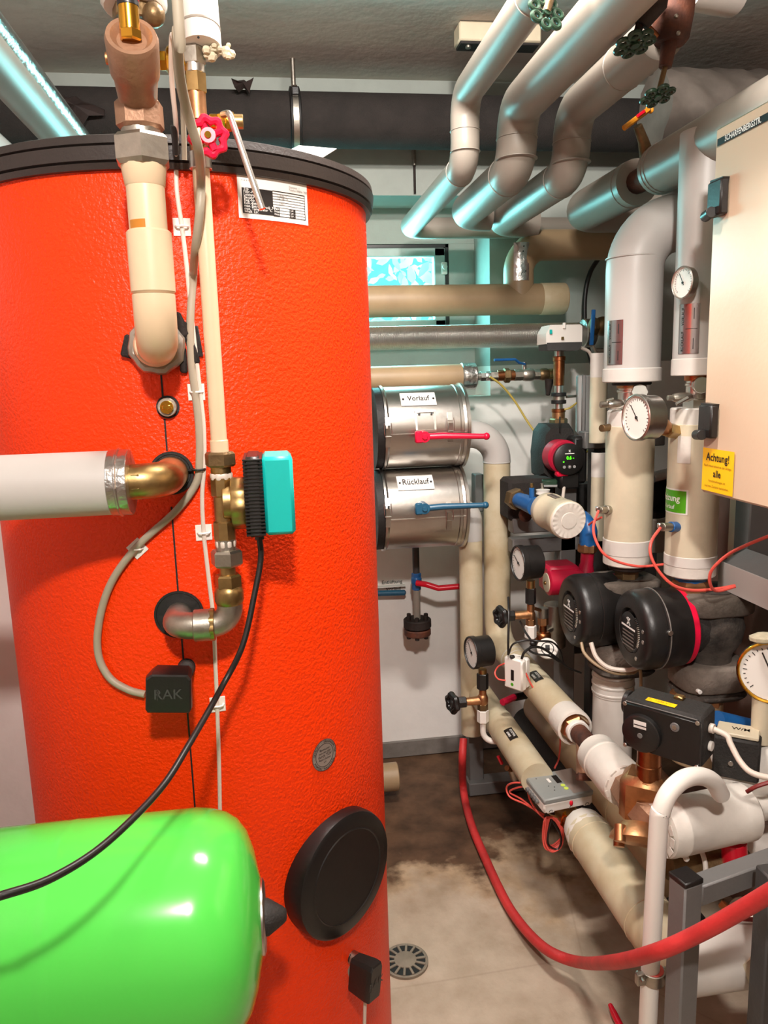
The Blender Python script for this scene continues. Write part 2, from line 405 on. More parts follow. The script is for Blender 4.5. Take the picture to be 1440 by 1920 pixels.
# ================================================================ THE SETTING
XL, XR, YF, YB, ZC = -.80, 1.66, -1.3, 2.65, 2.345
JX, SILL, LINT, RD = .765, 1.325, 1.99, 2.85        # window recess: jamb, sill, lintel, depth plane
def wbox(name, lo, hi, m, b=.0):
    lo, hi = V(lo), V(hi); c = (lo + hi) / 2; h = (hi - lo) / 2
    return structure(MB().box(c, h.x, h.y, h.z, b=b or .0005).obj(name, m))
def slab(name, x0, x1, y0, y1, z, th, m, f):
    nx, ny = 50, 60; vs = [V((x0 + (x1 - x0) * i / nx, y0 + (y1 - y0) * j / ny, z + f(x0 + (x1 - x0) * i / nx, y0 + (y1 - y0) * j / ny))) for j in range(ny + 1) for i in range(nx + 1)]
    mb = MB().add(vs, [(j * (nx + 1) + i, j * (nx + 1) + i + 1, (j + 1) * (nx + 1) + i + 1, (j + 1) * (nx + 1) + i) for j in range(ny) for i in range(nx)])
    mb.box(((x0 + x1) / 2, (y0 + y1) / 2, z - th / 2 - .012 * (1 if th > 0 else -1)), (x1 - x0) / 2, (y1 - y0) / 2, abs(th) / 2 - .002, b=.0005)
    return structure(mb.obj(name, m, org=(0, 0, 0)))
slab('floor', XL - .1, XR + .1, YF - .1, YB + .3, 0, .12, 'floor', lambda x, y: -.004 + .004 * sin(3.1 * x + 1) * cos(2.3 * y))
slab('ceiling', XL - .1, XR + .1, YF - .1, YB + .3, ZC, -.14, 'ceiling_paint', lambda x, y: .004 * sin(2.1 * y + x) )
def wall(name, m, *boxes):
    mb = MB()
    for lo, hi in boxes:
        lo, hi = V(lo), V(hi); c = (lo + hi) / 2; h = (hi - lo) / 2; mb.box(c, h.x, h.y, h.z, b=.0006)
    return structure(mb.obj(name, m))
RXL = -.62
wall('wall_back', 'wall_paint',
     ((XL - .1, YB, 0), (XR + .1, YB + .3, SILL)), ((JX, YB, SILL), (XR + .1, YB + .3, P(980, 684, YB).z)))
wall('wall_back', 'wall_plaster_shade', ((XL - .1, YB, LINT), (XR + .1, YB + .3, ZC + .02)),
     ((JX, YB, P(980, 684, YB).z), (XR + .1, YB + .3, LINT)), ((XL - .1, YB, SILL), (RXL, YB + .3, LINT)))  # grey right of the recess paints in the shadow of the pipes
wall('wall_left', 'wall_side', ((XL - .1, YF, 0), (XL, YB + .1, ZC + .02)))
wall('wall_right', 'wall_brown', ((XR, YF, 0), (XR + .1, YB + .1, ZC + .02)))
wall('wall_front', 'wall_paint', ((XL - .1, YF - .1, 0), (XR + .1, YF, ZC + .02)))
wall('wall_right', 'wall_brown', ((1.15, .1, 0), (1.21, 1.98, 1.74)))
# rough plaster pier left of the tank
mb = MB(); rings = []
for i in range(22):
    z = .0 + 1.40 * i / 21; rings.append([V((x + .012 * sin(9 * z + 4 * y) + RN.uniform(-.004, .004), y + .014 * sin(7 * z + 9 * x) + RN.uniform(-.005, .005), z)) for x, y in [(-.80 + .22 * k / 8, 1.76) for k in range(9)] + [(-.575, 1.80 + .32 * k / 6) for k in range(7)] + [(-.80, 2.12)]])
structure(mb.loft(rings).obj('wall_left', 'wall_side', ang=70))
# recess back wall around the two window sashes
WZ0, WZ1 = P(840, 622, RD).z, P(840, 457, RD).z
WXR = P(842, 520, RD).x; WXM = WXR - .50; WXL = WXM - .50
wall('trim_1', 'wall_plaster_shade', ((RXL, RD, SILL), (JX, RD + .12, WZ0)), ((RXL, RD, WZ1), (JX, RD + .12, LINT)),
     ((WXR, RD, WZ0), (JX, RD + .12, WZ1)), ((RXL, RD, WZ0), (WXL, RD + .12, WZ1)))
structure(MB().box(((XL + XR) / 2, YB - .006, P(790, 1384, YB).z / 2), (XR - XL) / 2, .006, P(790, 1384, YB).z / 2, b=.003).obj('baseboard_back', 'socle'))
def window(name, x0, x1):
    y = RD + .03; w = .042; g = .012; t = bpy.data.objects.new(name, None); sc.collection.objects.link(t); t.location = ((x0 + x1) / 2, y, WZ0); ORG[t.name] = t.location.copy(); structure(t)
    mb = MB(); c = (WZ0 + WZ1) / 2; h = (WZ1 - WZ0) / 2
    for (a, b_, z0, z1) in ((x0, x0 + g, WZ0, WZ1), (x1 - g, x1, WZ0, WZ1), (x0, x1, WZ1 - g, WZ1), (x0, x1, WZ0, WZ0 + g)):
        mb.box(((a + b_) / 2, y, (z0 + z1) / 2), abs(b_ - a) / 2, .024, (z1 - z0) / 2, b=.001)
    mb.obj('outer_frame', 'black_plastic', t)
    X0, X1, Z0, Z1 = x0 + g, x1 - g, WZ0 + g, WZ1 - g; mb = MB()
    for (a, b_, z0, z1) in ((X0, X0 + w, Z0, Z1), (X1 - w, X1, Z0, Z1), (X0, X1, Z1 - w * .75, Z1), (X0, X1, Z0, Z0 + w * .8)):
        mb.box(((a + b_) / 2, y - .006, (z0 + z1) / 2), abs(b_ - a) / 2, .02, (z1 - z0) / 2, b=.004)
    mb.obj('sash', 'window_paint', t)
    MB().box(((X0 + X1) / 2, y + .004, c), (X1 - X0) / 2 - w * .8, .003, h - g - w * .6, b=.0005).obj('pane', 'glass_pane', t)
    return t
w1 = window('window_1', WXM, WXR); window('window_2', WXL, WXM)
q = P(833, 503, RD)
MB().box((q.x, RD + .004, q.z), .011, .008, .022, b=.003).cyl((q.x, RD - .004, q.z + .004), (q.x, RD - .014, q.z + .004), .009, 14).obj('latch', 'plastic_white', w1)
# ivy in the light well outside
mb = MB()
for i in range(420):
    c = V((RN.uniform(WXL - .05, WXR + .1), RN.uniform(RD + .22, RD + .34), RN.uniform(WZ0 - .05, WZ1 + .05))); a, b = RN.uniform(0, 6.28), RN.uniform(-.6, .6); s = RN.uniform(.016, .036)
    x = V((cos(a), .3 * sin(b), sin(a))).normalized(); y = V((-sin(a), b, cos(a))).normalized()
    mb.add([c - x * s, c - x * .3 * s + y * .5 * s, c + x * s * .5 + y * .34 * s, c + x * 1.2 * s, c + x * .4 * s - y * .4 * s, c - x * .3 * s - y * .5 * s], [(0, 1, 2, 3, 4, 5)])
iv = tag(mb.obj('outside_ivy', 'leaf', recalc=False), 'pale sunlit ivy leaves growing outside the cellar window', 'ivy'); iv['kind'] = 'stuff'
# jagged dark sheets standing in for torn holes in the ceiling
def scrap(label, pts, Y, seed):  # builds one dark sheet standing in for a ceiling hole
    rn = random.Random(seed); mb = MB(); o = [P(x, y, Y) for x, y in pts]; c = sum(o, V()) / len(o); k = len(o)
    f = [p + V((0, rn.uniform(-.03, .0), rn.uniform(-.006, .006))) for p in o]; b_ = [p + V((0, .012, .006)) for p in f]
    mid = c + V((0, -.03, 0)); mb.add(f + [mid] + b_ + [mid + V((0, .012, 0))], [(i, (i + 1) % k, k) for i in range(k)] + [(k + 1 + i, k + 1 + (i + 1) % k, 2 * k + 1) for i in range(k)] + [(i, (i + 1) % k, k + 1 + (i + 1) % k, k + 1 + i) for i in range(k)])
    return tag(mb.obj('ceiling_hole_sheet', 'hole_dark', ang=15), label, 'debris')
scrap('jagged dark sheet standing in for a torn ceiling hole behind the foil pipe', [(98, 178), (112, 178), (128, 188), (142, 186), (158, 194), (176, 198), (196, 204), (198, 222), (170, 226), (150, 240), (134, 236), (118, 206), (104, 190)], 2.42, 1)
scrap('small dark stand-in sheet for a hole above the black ceiling pipe beside the red handwheel', [(434, 152), (446, 156), (458, 154), (468, 160), (476, 150), (470, 164), (468, 178), (458, 172), (448, 174), (440, 166)], 2.42, 2)
# floor drain
c = PZ(760, 1799, .001); dr = thing('floor_drain', 'round grey slotted floor drain in the concrete beside the orange tank', 'drain', c)
MB().lathe(c + V((0, 0, -.008)), (0, 0, 1), [(0, .056), (.0065, .056), (.0075, .053), (.006, .05)], 32).obj('rim', 'drain_grey', dr)
MB().lathe(c + V((0, 0, .0)), (0, 0, 1), [(-.006, .049), (-.0015, .049)], 32).obj('slot_floor', 'rubber', dr)
MB().lathe(c, (0, 0, 1), [(-.004, .027), (.001, .027), (.002, .024)], 28).obj('plate', 'drain_grey', dr)
for k in range(14):
    a = 2 * pi * k / 14; e = V((cos(a), sin(a), 0)); MB().box(c + e * .038 + V((0, 0, -.001)), .0125, .003, .0026, X=e, Y=V((0, 0, 1)).cross(e), b=.001).obj('grate_bar', 'drain_grey', dr)

# ================================================================ STORAGE TANK
lz1, lz0 = T(335, 249, .012).z, T(335, 319, .004).z
tk = thing('storage_tank', 'tall orange-red hot water storage tank with black lid and leathery jacket', 'tank', (TX, TY, 0))
MB().lathe((TX, TY, 0), (0, 0, 1), [(0, TR - .01), (.01, TR), (lz0 + .02, TR)], 128).obj('jacket', 'red_shell', tk)
h = lz1 - lz0
MB().lathe((TX, TY, lz0), (0, 0, 1), [(0, TR + .001), (0, TR + .008), (h * .16, TR + .012), (h * .2, TR + .008), (h * .24, TR + .013), (h * .62, TR + .015), (h * .66, TR + .010), (h * .7, TR + .014), (h * .93, TR + .012), (h, TR + .004), (h + .004, TR - .02), (h + .012, .1)], 128).obj('lid', 'lid_black', tk)
ps = T(345, 1250); fs = twrap(tphi(ps), 0)
for z0, z1 in ((.4, T(345, 1185).z), (T(335, 1110).z, T(320, 950).z), (T(318, 845).z, T(312, 785).z), (T(312, 745).z, T(310, 690).z)):
    MB().sheet(lambda x, y, o: fs(x, (z0 + z1) / 2 + y, o), .0026, z1 - z0, 1, 2, .0008).obj('shell_seam', 'rubber', tk, recalc=False)
def hole(px, py, r, name='port_collar', ry=None):
    p = T(px, py); n = tnorm(p); MB().lathe(p - n * .01, n, [(0, r), (.0125, r), (.0125, r * .9), (.0112, r * .88), (.0112, .001)], 28).obj(name, 'rubber', tk); return p, n
# manhole cover
p = T(634, 1632); n = tnorm(p); Rm = .112
n2 = n; tgv = V((-n.y, n.x, 0)); MB().lathe(p - n * .05 + tgv * .02 - V((0, 0, .02)), n, [(0, Rm * .98), (.05, Rm * .98), (.056, Rm * .95)], 48).obj('flange_opening', 'jacket_dirty', tk)
MB().lathe(p - n * .02, n, [(0, Rm), (.032, Rm * 1.01), (.041, Rm * .99), (.045, Rm * .94), (.046, Rm * .76), (.0475, Rm * .745), (.046, Rm * .73), (.045, Rm * .1)], 56).obj('manhole_cover', 'cover_black', tk)
# rating plate
pl = T(516, 376); fn = twrap(tphi(pl), pl.z); pa, pb = T(452, 370), T(580, 385)
W = (tphi(pb) - tphi(pa)) * TR; Hh = T(452, 329).z - T(455, 409).z
rp = decal(tk, 'rating_plate', fn, W, Hh, 'label_white', 12, 2, .001, 'white paper rating plate with a black printed table')
def TXT(s, x, y, h_, m='ink', al='LEFT', bold=.0, sx=1): return text('print', s, fn, h_, m, rp, .0022, bold, sx, x * W, y * Hh, al)
rect(rp, 'print_block', fn, -W * .45, -W * .04, -Hh * .38, Hh * .22, 'ink', .0016, 6)
rect(rp, 'print_block', fn, -W * .04, W * .05, -Hh * .38, -Hh * .17, 'ink', .0016, 2)
rect(rp, 'print_block', fn, W * .2, W * .29, -Hh * .38, -Hh * .17, 'ink', .0016, 2)
for y in (.22, .155, .09, .025, -.04, -.105, -.17, -.24, -.31, -.38): rect(rp, 'print_line', fn, -W * .04, W * .45, y * Hh - (.0007 if y in (.22, -.38) else .0003), y * Hh + .0005, 'ink', .0016, 6)
rect(rp, 'print_line', fn, W * .445, W * .453, -Hh * .38, Hh * .22, 'ink', .0016, 1)
for i, s in enumerate(('Typ', 'Fabr.-Nr.', 'Leistung / h', 'Baujahr', 'Reg.-Nr.', 'Kon.-Betrieb', 'max. Betriebsdruck  MPa', 'max. Temperatur °C', 'Inhalt  Ltr.')): TXT(s, -.43, .19 - i * .066, .0052, 'ink_white')
for i, s in enumerate(('Heiz.', 'Heizw.', 'Heiz.')): TXT(s, -.03, -.205 - i * .066, .0044, 'ink_white'); TXT('Ltr.', .21, -.205 - i * .066, .0044, 'ink_white')
TXT('1.500 T', .02, .125, .0055, 'ink_grey'); TXT('12 08 17', .02, .06, .0055, 'ink_grey'); TXT('1991', .04, -.07, .005, 'ink_grey')
TXT('- - - -   ▲', -.45, .4, .006); TXT('Dammstr. 1', .2, .37, .0042, 'ink_grey'); TXT('Telefon 09876 / 850', .2, .3, .0042, 'ink_grey')
# round test seal
ps = T(608, 1415); fn2 = twrap(tphi(ps), ps.z); sl = MB()
sl.add([fn2(.027 * cos(2 * pi * k / 40), .0285 * sin(2 * pi * k / 40), .0012) for k in range(40)], [tuple(range(40))])
sl = sl.obj('test_seal', 'label_grey', tk, recalc=False); sl['label'] = 'small round grey inspection seal sticker'
for R_ in (.0265, .0195):
    MB().tube([fn2(R_ * cos(2 * pi * k / 40), R_ * 1.05 * sin(2 * pi * k / 40), .0014) for k in range(41)], .0004, 4).obj('print_ring', 'ink', sl)
for i, (s, hh) in enumerate((('Baumuster', .0055), ('nach AD-2000', .0048), ('durch TÜV', .007), ('Bayern Sachsen', .0045), ('e.V.', .0045))): text('print', s, fn2, hh, 'ink', sl, .002, .01, .95, 0, .011 - i * .0058)
ring = 'DRUCKBEHÄLTER · EDELSTAHL-TECHNIK · GEPRÜFT · '
for k, ch in enumerate(ring):
    if ch == ' ': continue
    a = pi / 2 - 2 * pi * k / len(ring)
    text('print', ch, lambda x, y, o, a=a: fn2(.023 * cos(a) + x * sin(a) + y * cos(a), .0242 * sin(a) - x * cos(a) + y * sin(a), o), .0052, 'ink', sl, .002, .012)
# sheet of paper on the lid
tag(MB().prism(P(548, 282, 1.50), (1, .1, -.06), (.05, .55, .84), [(-.01, -.006), (.055, -.012), (.082, .014), (.012, .012)], .002).obj('paper_sheet', 'paper'), 'folded white paper sheet lying on the black tank lid', 'paper')

# ---- brass plug
p, n = hole(315, 763, .0165, 'plug_hole'); pg = part(tk, 'plug', 'c', p - n * .01, p + n * .012, .0135, 'zinc'); MB().cyl(p + n * .01, p + n * .017, .0095, 18).box(p + n * .018, .006, .002, .003, X=(1, 0, 0), Y=n).obj('brass_screw', 'brass_gold', tk)

# ---- large cream riser with bronze valve
p0 = T(296, 650); n0 = tnorm(p0); p0 = p0 + n0 * .0
ax = p0 + n0 * .118; RY = ax.y; RX = P(284, 500, RY).x
rs = thing('riser_pipe', 'thick cream plastic riser pipe with bronze angle valve entering the tank front', 'pipe', ax)
MB().torus(p0 + n0 * .012, n0, .032, .008, 24, 8, lambda a: .05 * sin(8 * a)).obj('locknut', 'zinc', rs)
MB().lathe(p0 - n0 * .02, n0, [(0, .029), (.05, .029), (.054, .026)], 28).obj('spigot', 'cream_pvc', rs)
for (dx, dz, w, hh, a) in ((.027, .026, .015, .018, .4), (-.036, .0, .012, .016, -.3), (.046, .004, .006, .03, .2), (.034, -.02, .005, .018, 0)):
    fx = twrap(tphi(p0), p0.z); c = fx(dx, dz, .004); MB().box(c, w, .006, hh, X=(cos(a), 0, sin(a)), Y=n0, b=.003).obj('foam_wedge', 'foam', rs)
ez = p0.z
MB().tube(fillet([(RX, RY, P(285, 553, RY).z), (RX, RY, ez), p0 + n0 * .01], .05, 12), .0268, 28).obj('elbow', 'cream_pvc', rs)
vstack(rs, RX, RY, 285, [(433, 552, 'c', 41, 'cream_pvc', 'coupling', dict(ch=.1)), (345, 436, 'c', 35, 'cream_pvc', 'pipe_section', dict(ch=.01)),
    (300, 352, 'c', 37, 'cream_pvc', 'adapter', dict(r2=.0285)), (256, 314, 'h', 54, 'zinc', 'union_nut', dict(ph=.1)), (236, 258, 'c', 36, 'zinc', 'nipple'),
    (190, 246, 'o', 44, 'bronze_cast', 'hex_nut')])
sleeves(rs, [(V((RX, RY, P(285, yy, RY).z)), (0, 0, 1), (41 if yy < 560 else 40) * .00064) for yy in (490,)], 'cream_pvc', 'mould_line', .002)
decal(rs, 'glue_stain', cwrap((RX, RY, P(285, 428, RY).z), (0, 0, 1), (-.5, -1, 0), 35 * mpp((RX, RY, 1.5)), False), .022, .014, 'cream_stain', 6, 1, .0006)
zf = lambda y: P(285, y, RY).z
u = mpp((RX, RY, 1.75))
VX = P(248, 130, RY).x
va, vb = P(260, 198, RY), P(246, 66, RY - .085); vl = (vb - va).length
MB().lathe(va, vb - va, [(0, 34 * u), (vl * .46, 39 * u), (vl * .5, 43 * u), (vl * .62, 44 * u), (vl * .94, 45 * u), (vl, 42 * u), (vl, 35 * u), (vl * .93, 25 * u)], 36).obj('valve_body', 'bronze_cast', rs)
MB().cyl((VX - 46 * u, RY, zf(112)), (VX - 34 * u, RY, zf(112)), 11 * u, 14).obj('drain_plug', 'bronze', rs)
vstack(rs, P(244, 60, RY - .08).x, RY - .08, 243, [(56, 78, 'h', 21, 'brass_gold', 'bonnet_nut'), (10, 60, 'c', 19, 'brass_gold', 'stem_sleeve'), (2, 14, 'c', 20, 'black_plastic', 'seal_ring'), (-22, 3, 'c', 21, 'handle_red', 'valve_cap')])
# insulated pipe stub above the riser with torn foil end
st = thing('insulated_stub', 'torn white insulation end with brass fitting above the bronze valve', 'pipe', P(250, -10, 1.06))
MB().lathe(P(252, 18, 1.07), (0, .1, 1), [(0, .036), (.006, .04), (.12, .038)], 20).obj('jacket', 'wrap_white', st)
MB().cyl(P(252, 42, 1.07), P(252, 10, 1.07), .026, 8).ball(P(288, 28, 1.05), .014).obj('fitting', 'old_brass', st)

# ---- thin cream riser, its regulating valve and the tank elbow below
p1 = T(336, 1152); n1 = tnorm(p1); bx = p1 + n1 * .062; YV = bx.y
LX = P(430, 1120, YV).x; lp = thing('circulation_riser', 'slim cream riser pipe with red handwheel and teal actuator valve', 'pipe', (LX, YV, bx.z))
hx, hn = p1, n1; MB().lathe(p1 - n1 * .02, n1, [(0, .037), (.0225, .037), (.0225, .034), (.0214, .033), (.0214, .001)], 32).obj('port_collar', 'rubber', tk)
MB().tube(fillet([p1 - n1 * .02, bx, (LX - .03, YV, bx.z)], .03, 8), .0195, 22).obj('tank_elbow', 'zinc', lp)
hstack(lp, YV, bx.z, 1155, [(362, 396, 'c', 30, 'zinc', 'socket'), (392, 402, 'k', 31, 'brass', 'thread')])
MB().tube(fillet([(P(398, 1155, YV).x, YV, bx.z), (LX, YV, bx.z), (LX, YV, P(432, 1128, YV).z)], .03, 8), .0185, 22).obj('elbow', 'zinc', lp)
vstack(lp, LX, YV, 432, [(1096, 1136, 'b', 27, 'brass', 'socket'), (1076, 1102, 'h', 25, 'brass', 'hex_nut'), (1054, 1080, 'c', 15, 'brass', 'nipple'), (1030, 1060, 'h', 30, 'zinc', 'union_nut'),
    (1008, 1034, 'c', 19, 'zinc', 'nipple'), (1012, 1024, 'k', 20, 'cable_white', 'sealing_tape'), (975, 1012, 'o', 21, 'brass', 'valve_end'), (925, 985, 'c', 17, 'brass', 'valve_body'), (892, 930, 'o', 21, 'brass', 'valve_end'),
    (886, 898, 'k', 21, 'cable_white', 'sealing_tape'), (868, 892, 'c', 19, 'brass', 'nipple'), (846, 874, 'h', 29, 'old_brass', 'union_nut'), (824, 850, 'c', 17, 'cream_pvc', 'adapter')])
zb = P(432, 925, YV).z; uu = mpp((LX, YV, zb))
zb2 = P(432, 922, YV).z
MB().cyl((LX, YV, P(432, 940, YV).z), (LX + 34 * uu, YV, P(432, 940, YV).z), 34 * uu, 24).obj('valve_branch', 'brass', lp)
part(lp, 'locking_ring', 'k', (LX + 16 * uu, YV, P(432, 943, YV).z), (LX + 48 * uu, YV, P(432, 943, YV).z), 50 * uu, 'brass')
za, zc = P(490, 995, YV).z, P(490, 850, YV).z; mb = MB(); L = zc - za; zm = (za + zc) / 2
xa = LX + 42 * uu; mb.box((xa + 18 * uu, YV, zm), 17 * uu, .05, L / 2, b=.006)
mb.obj('actuator_base', 'black_plastic', lp)
for k in range(22): MB().box((xa + 18 * uu, YV - .0005, za + L * (k + .8) / 22.6), 17.6 * uu, .0512, L / 80, b=.001).obj('rib', 'black_plastic', lp)
MB().box((xa + 62 * uu, YV, zm), 28 * uu, .047, L / 2 * .98, b=.005).obj('actuator_cap', 'teal', lp)
MB().cyl((xa + 22 * uu, YV - .01, za + .002), (xa + 22 * uu, YV - .01, za - 14 * uu), 9 * uu, 14).obj('cable_gland', 'black_plastic', lp)
CABA = V((xa + 22 * uu, YV - .01, za - 12 * uu))
ptop = P(385, 312, YV); MB().tube([(LX, YV, P(415, 830, YV).z), (LX, YV, ptop.z)], .0112, 20).obj('pipe_section', 'cream_pvc', lp)
pxu = 386
vstack(lp, LX, YV, pxu, [(286, 318, 'c', 21, 'chrome', 'collar'), (222, 292, 'b', 18, 'bronze', 'valve_body'), (172, 228, 'c', 18, 'bronze', 'valve_neck'), (136, 178, 'h', 21, 'brass', 'union_nut'), (122, 140, 'c', 20, 'chrome', 'nipple'), (90, 126, 'h', 23, 'zinc', 'adapter_nut')])
wc = P(391, 256, YV - .045)
mb = MB().torus(wc, (0.15, -1, -.1), .0195, .0056, 48, 8, lambda a: .1 * sin(8 * a)).cyl(wc + V((0, -.007, 0)), wc + V((0, .006, 0)), .0098, 16)
for k in range(4): a = 2 * pi * k / 4 + .4; mb.tube([wc, wc + V((cos(a), 0, sin(a))) * .018], .0048, 8)
mb.obj('red_handwheel', 'handle_red', lp); MB().cyl(wc + V((0, -.009, 0)), (LX, YV, wc.z), .0042, 12).obj('valve_stem', 'brass_gold', lp)
zz = P(420, 228, YV).z; hstack(lp, YV, zz, 228, [(394, 412, 'c', 13, 'brass_gold', 'drain_cock'), (408, 424, 'h', 15, 'brass_gold', 'drain_nut'), (422, 440, 'o', 17, 'brass_gold', 'drain_body'), (438, 456, 'c', 13, 'brass', 'drain_end')])
MB().tube(fillet([P(418, 215, YV - .02), P(430, 212, YV - .035), P(492, 392, YV - .04)], .008, 6), .0044, 14).obj('drain_tube', 'chrome', lp)
zz = P(330, 115, YV).z; hstack(lp, YV, zz, 115, [(286, 304, 'c', 11, 'zinc', 'side_nipple'), (298, 314, 'h', 18, 'brass_gold', 'side_nut'), (312, 342, 'b', 27, 'brass_gold', 'side_cock'), (338, 366, 'h', 18, 'brass_gold', 'side_nut')])
tp = P(376, 92, YV); tq = P(366, -30, YV + .02)
ip = thing('insulated_pipe_end', 'white jacketed pipe end with torn wool above the slim cream riser', 'pipe', tp)
MB().tube([tp, tp + (tq - tp) * .3, tq], .027, 24).obj('jacket', 'jacket_white', ip)
MB().lathe(tp + (tq - tp) * .27, tq - tp, [(0, .027), (.001, .0278), (.003, .0278), (.004, .027)], 24).obj('sleeve_joint', 'jacket_grey', ip)
MB().cyl(P(372, 70, YV - .028), P(372, 70, YV - .03), .0016, 8).obj('rivet', 'black_plastic', ip)
mb = MB()
for i in range(26): mb.ball(P(400 + RN.uniform(-18, 34), 98 + RN.uniform(-14, 10), YV + RN.uniform(-.012, .012)), RN.uniform(.003, .007), 8)
mb.obj('wool_tuft', 'wool', ip)['kind'] = 'stuff'

# ---- grey insulated pipe from the side with brass elbow
p2 = T(322, 887); n2 = tnorm(p2); MB().lathe(p2 - n2 * .02, n2, [(0, .032), (.0225, .032), (.0225, .028), (.0214, .027), (.0214, .001)], 30).obj('port_collar', 'rubber', tk)
b2 = p2 + n2 * .085; gp = thing('insulated_side_pipe', 'smooth grey insulated pipe with foil end joining the tank through a brass elbow', 'pipe', b2)
MB().tube(fillet([p2 - n2 * .02, b2, (P(244, 897, b2.y).x, b2.y, b2.z)], .035, 9), .0245, 24).obj('elbow', 'brass', gp)
hstack(gp, b2.y, b2.z, 897, [(246, 270, 'o', 34, 'brass', 'union_nut'), (238, 250, 'c', 33, 'copper', 'nipple'), (208, 246, 'c', 62, 'foil', 'foil_end', dict(ch=.02)), (-260, 214, 'c', 63, 'jacket_pale', 'jacket', dict(ch=.005))])
sleeves(gp, [(V((P(226, 897, b2.y).x, b2.y, b2.z)), (1, 0, 0), 62 * mpp(b2))], 'foil', 'tape_edge')

# ---- two black sensor heads
def sensor(px, py, nx_, ny_, label, sz, tilt, hole_r):
    p = T(nx_, ny_); n = tnorm(p); MB().lathe(p - n * .01, n, [(0, hole_r), (.0125, hole_r), (.0125, hole_r * .88), (.0112, hole_r * .8), (.0112, .001)], 24).obj('sensor_hole', 'rubber', tk)
    c = T(px, py, .062); t = thing('tank_sensor', label, 'sensor', c)
    MB().tube([p - n * .005, p + n * .02, c - n * .02], [.013, .013, .015], 16).obj('neck', 'zinc' if sz[3] else 'black_matte', t)
    z = V((sin(tilt), 0, cos(tilt))); x = z.cross(n) * -1
    o = [(-sz[0], -sz[1] * .8), (-sz[0] * .9, -sz[1]), (sz[0] * .9, -sz[1] * .92), (sz[0], -sz[1] * .75), (sz[0] * .96, sz[1] * .8), (sz[0] * .7, sz[1]), (-sz[0] * .85, sz[1] * .92), (-sz[0], sz[1] * .7)]
    f = [c + x * a + z * b + n * .022 for a, b in o]; g = [c + x * a * 1.02 + z * b * 1.02 + n * .012 for a, b in o]; hh = [c + x * a * .9 + z * b * .9 - n * .024 for a, b in o]
    MB().loft([[c + x * a * .93 + z * b * .93 + n * .0245 for a, b in o], f, g, hh]).obj('housing', 'black_plastic', t, 25)
    fl = flat(c + n * .0246, x if x.dot(V((1, 0, 0))) > 0 else -x, z); text('embossed_logo', 'RAK', (lambda a, b, o: fl(a, b, o)), .021, 'frame_dark', t, .0009, .008)
    MB().box(fl(-.0145, .0, .0006), .0009, .009, .0005, X=x, Y=z).obj('embossed_bar', 'black_matte', t)
    return t, c, n, x, z
s1, c1, n_, x_, z_ = sensor(319, 1290, 350, 1250, 'black boxy sensor head with grey cable on the tank front', (.032, .03, 0, 0), .06, .0135)
s2, c2, _, _, _ = sensor(684, 1832, 660, 1795, 'black boxy sensor head low on the tank below the manhole cover', (.0165, .036, 0, 1), .1, .012)
tag(MB().tube(spline([c2 + V((0, 0, -.034)), c2 + V((-.003, .0, -.08)), c2 + V((-.012, .02, -.3)), V((c2.x - .02, c2.y + .02, .01))]), .0032, 8).obj('sensor_cable', 'cable_white'), 'short white cable hanging from the lower black sensor head', 'cable')

# ---- cables running down the tank
def tc(pts, off=.007): return [T(x, y, off) for x, y in pts]
ztop = [V((P(331, -20, .86).x, .80, ZC - .002)), P(331, -20, .86), P(332, 60, .89), P(338, 150, .93), P(357, 230, .97), P(372, 280, 1.0)]
A = spline(ztop + [T(377, 340, .108), T(374, 400, .1), T(367, 460, .075), T(363, 500, .03)] + tc([(362, 520), (357, 600), (359, 680), (366, 735), (373, 800), (374, 860), (368, 905), (330, 958), (258, 1024), (210, 1090), (187, 1160), (184, 1225), (205, 1270), (240, 1293), (272, 1302)], .0065))
tag(MB().tube(A, .0058, 10).obj('sensor_cable', 'cable_grey'), 'thick grey cable looping down the tank to the black sensor head', 'cable')
B = spline([V((P(330, -10, .99).x, .97, ZC - .002)), P(330, -10, .99), P(322, 70, 1.02), P(322, 150, 1.06), P(330, 235, 1.1)] + tc([(330, 300), (332, 360), (341, 425), (350, 500), (360, 600), (370, 690), (375, 735), (382, 800), (383, 870), (379, 930), (382, 1000), (392, 1090), (400, 1160), (404, 1250), (407, 1320), (411, 1440), (413, 1560), (415, 1700)], .0055))
tag(MB().tube(B, .0032, 10).obj('sensor_cable', 'cable_white'), 'thin pale cable clipped straight down the tank behind the green vessel', 'cable')
tag(MB().tube([P(341, 150, 1.10), P(344, 235, 1.12), P(346, 300, 1.13)], .0036, 10).obj('sensor_cable', 'cable_grey'), 'short grey cable ending at the black lid beside the red handwheel', 'cable')
tag(MB().tube([P(325, 235, 1.10), P(328, 262, 1.11), P(330, 290, 1.12)], .0042, 10).obj('cable_sleeve', 'cable_black'), 'short black heat-shrink sleeve around a cable in front of the lid', 'cable')
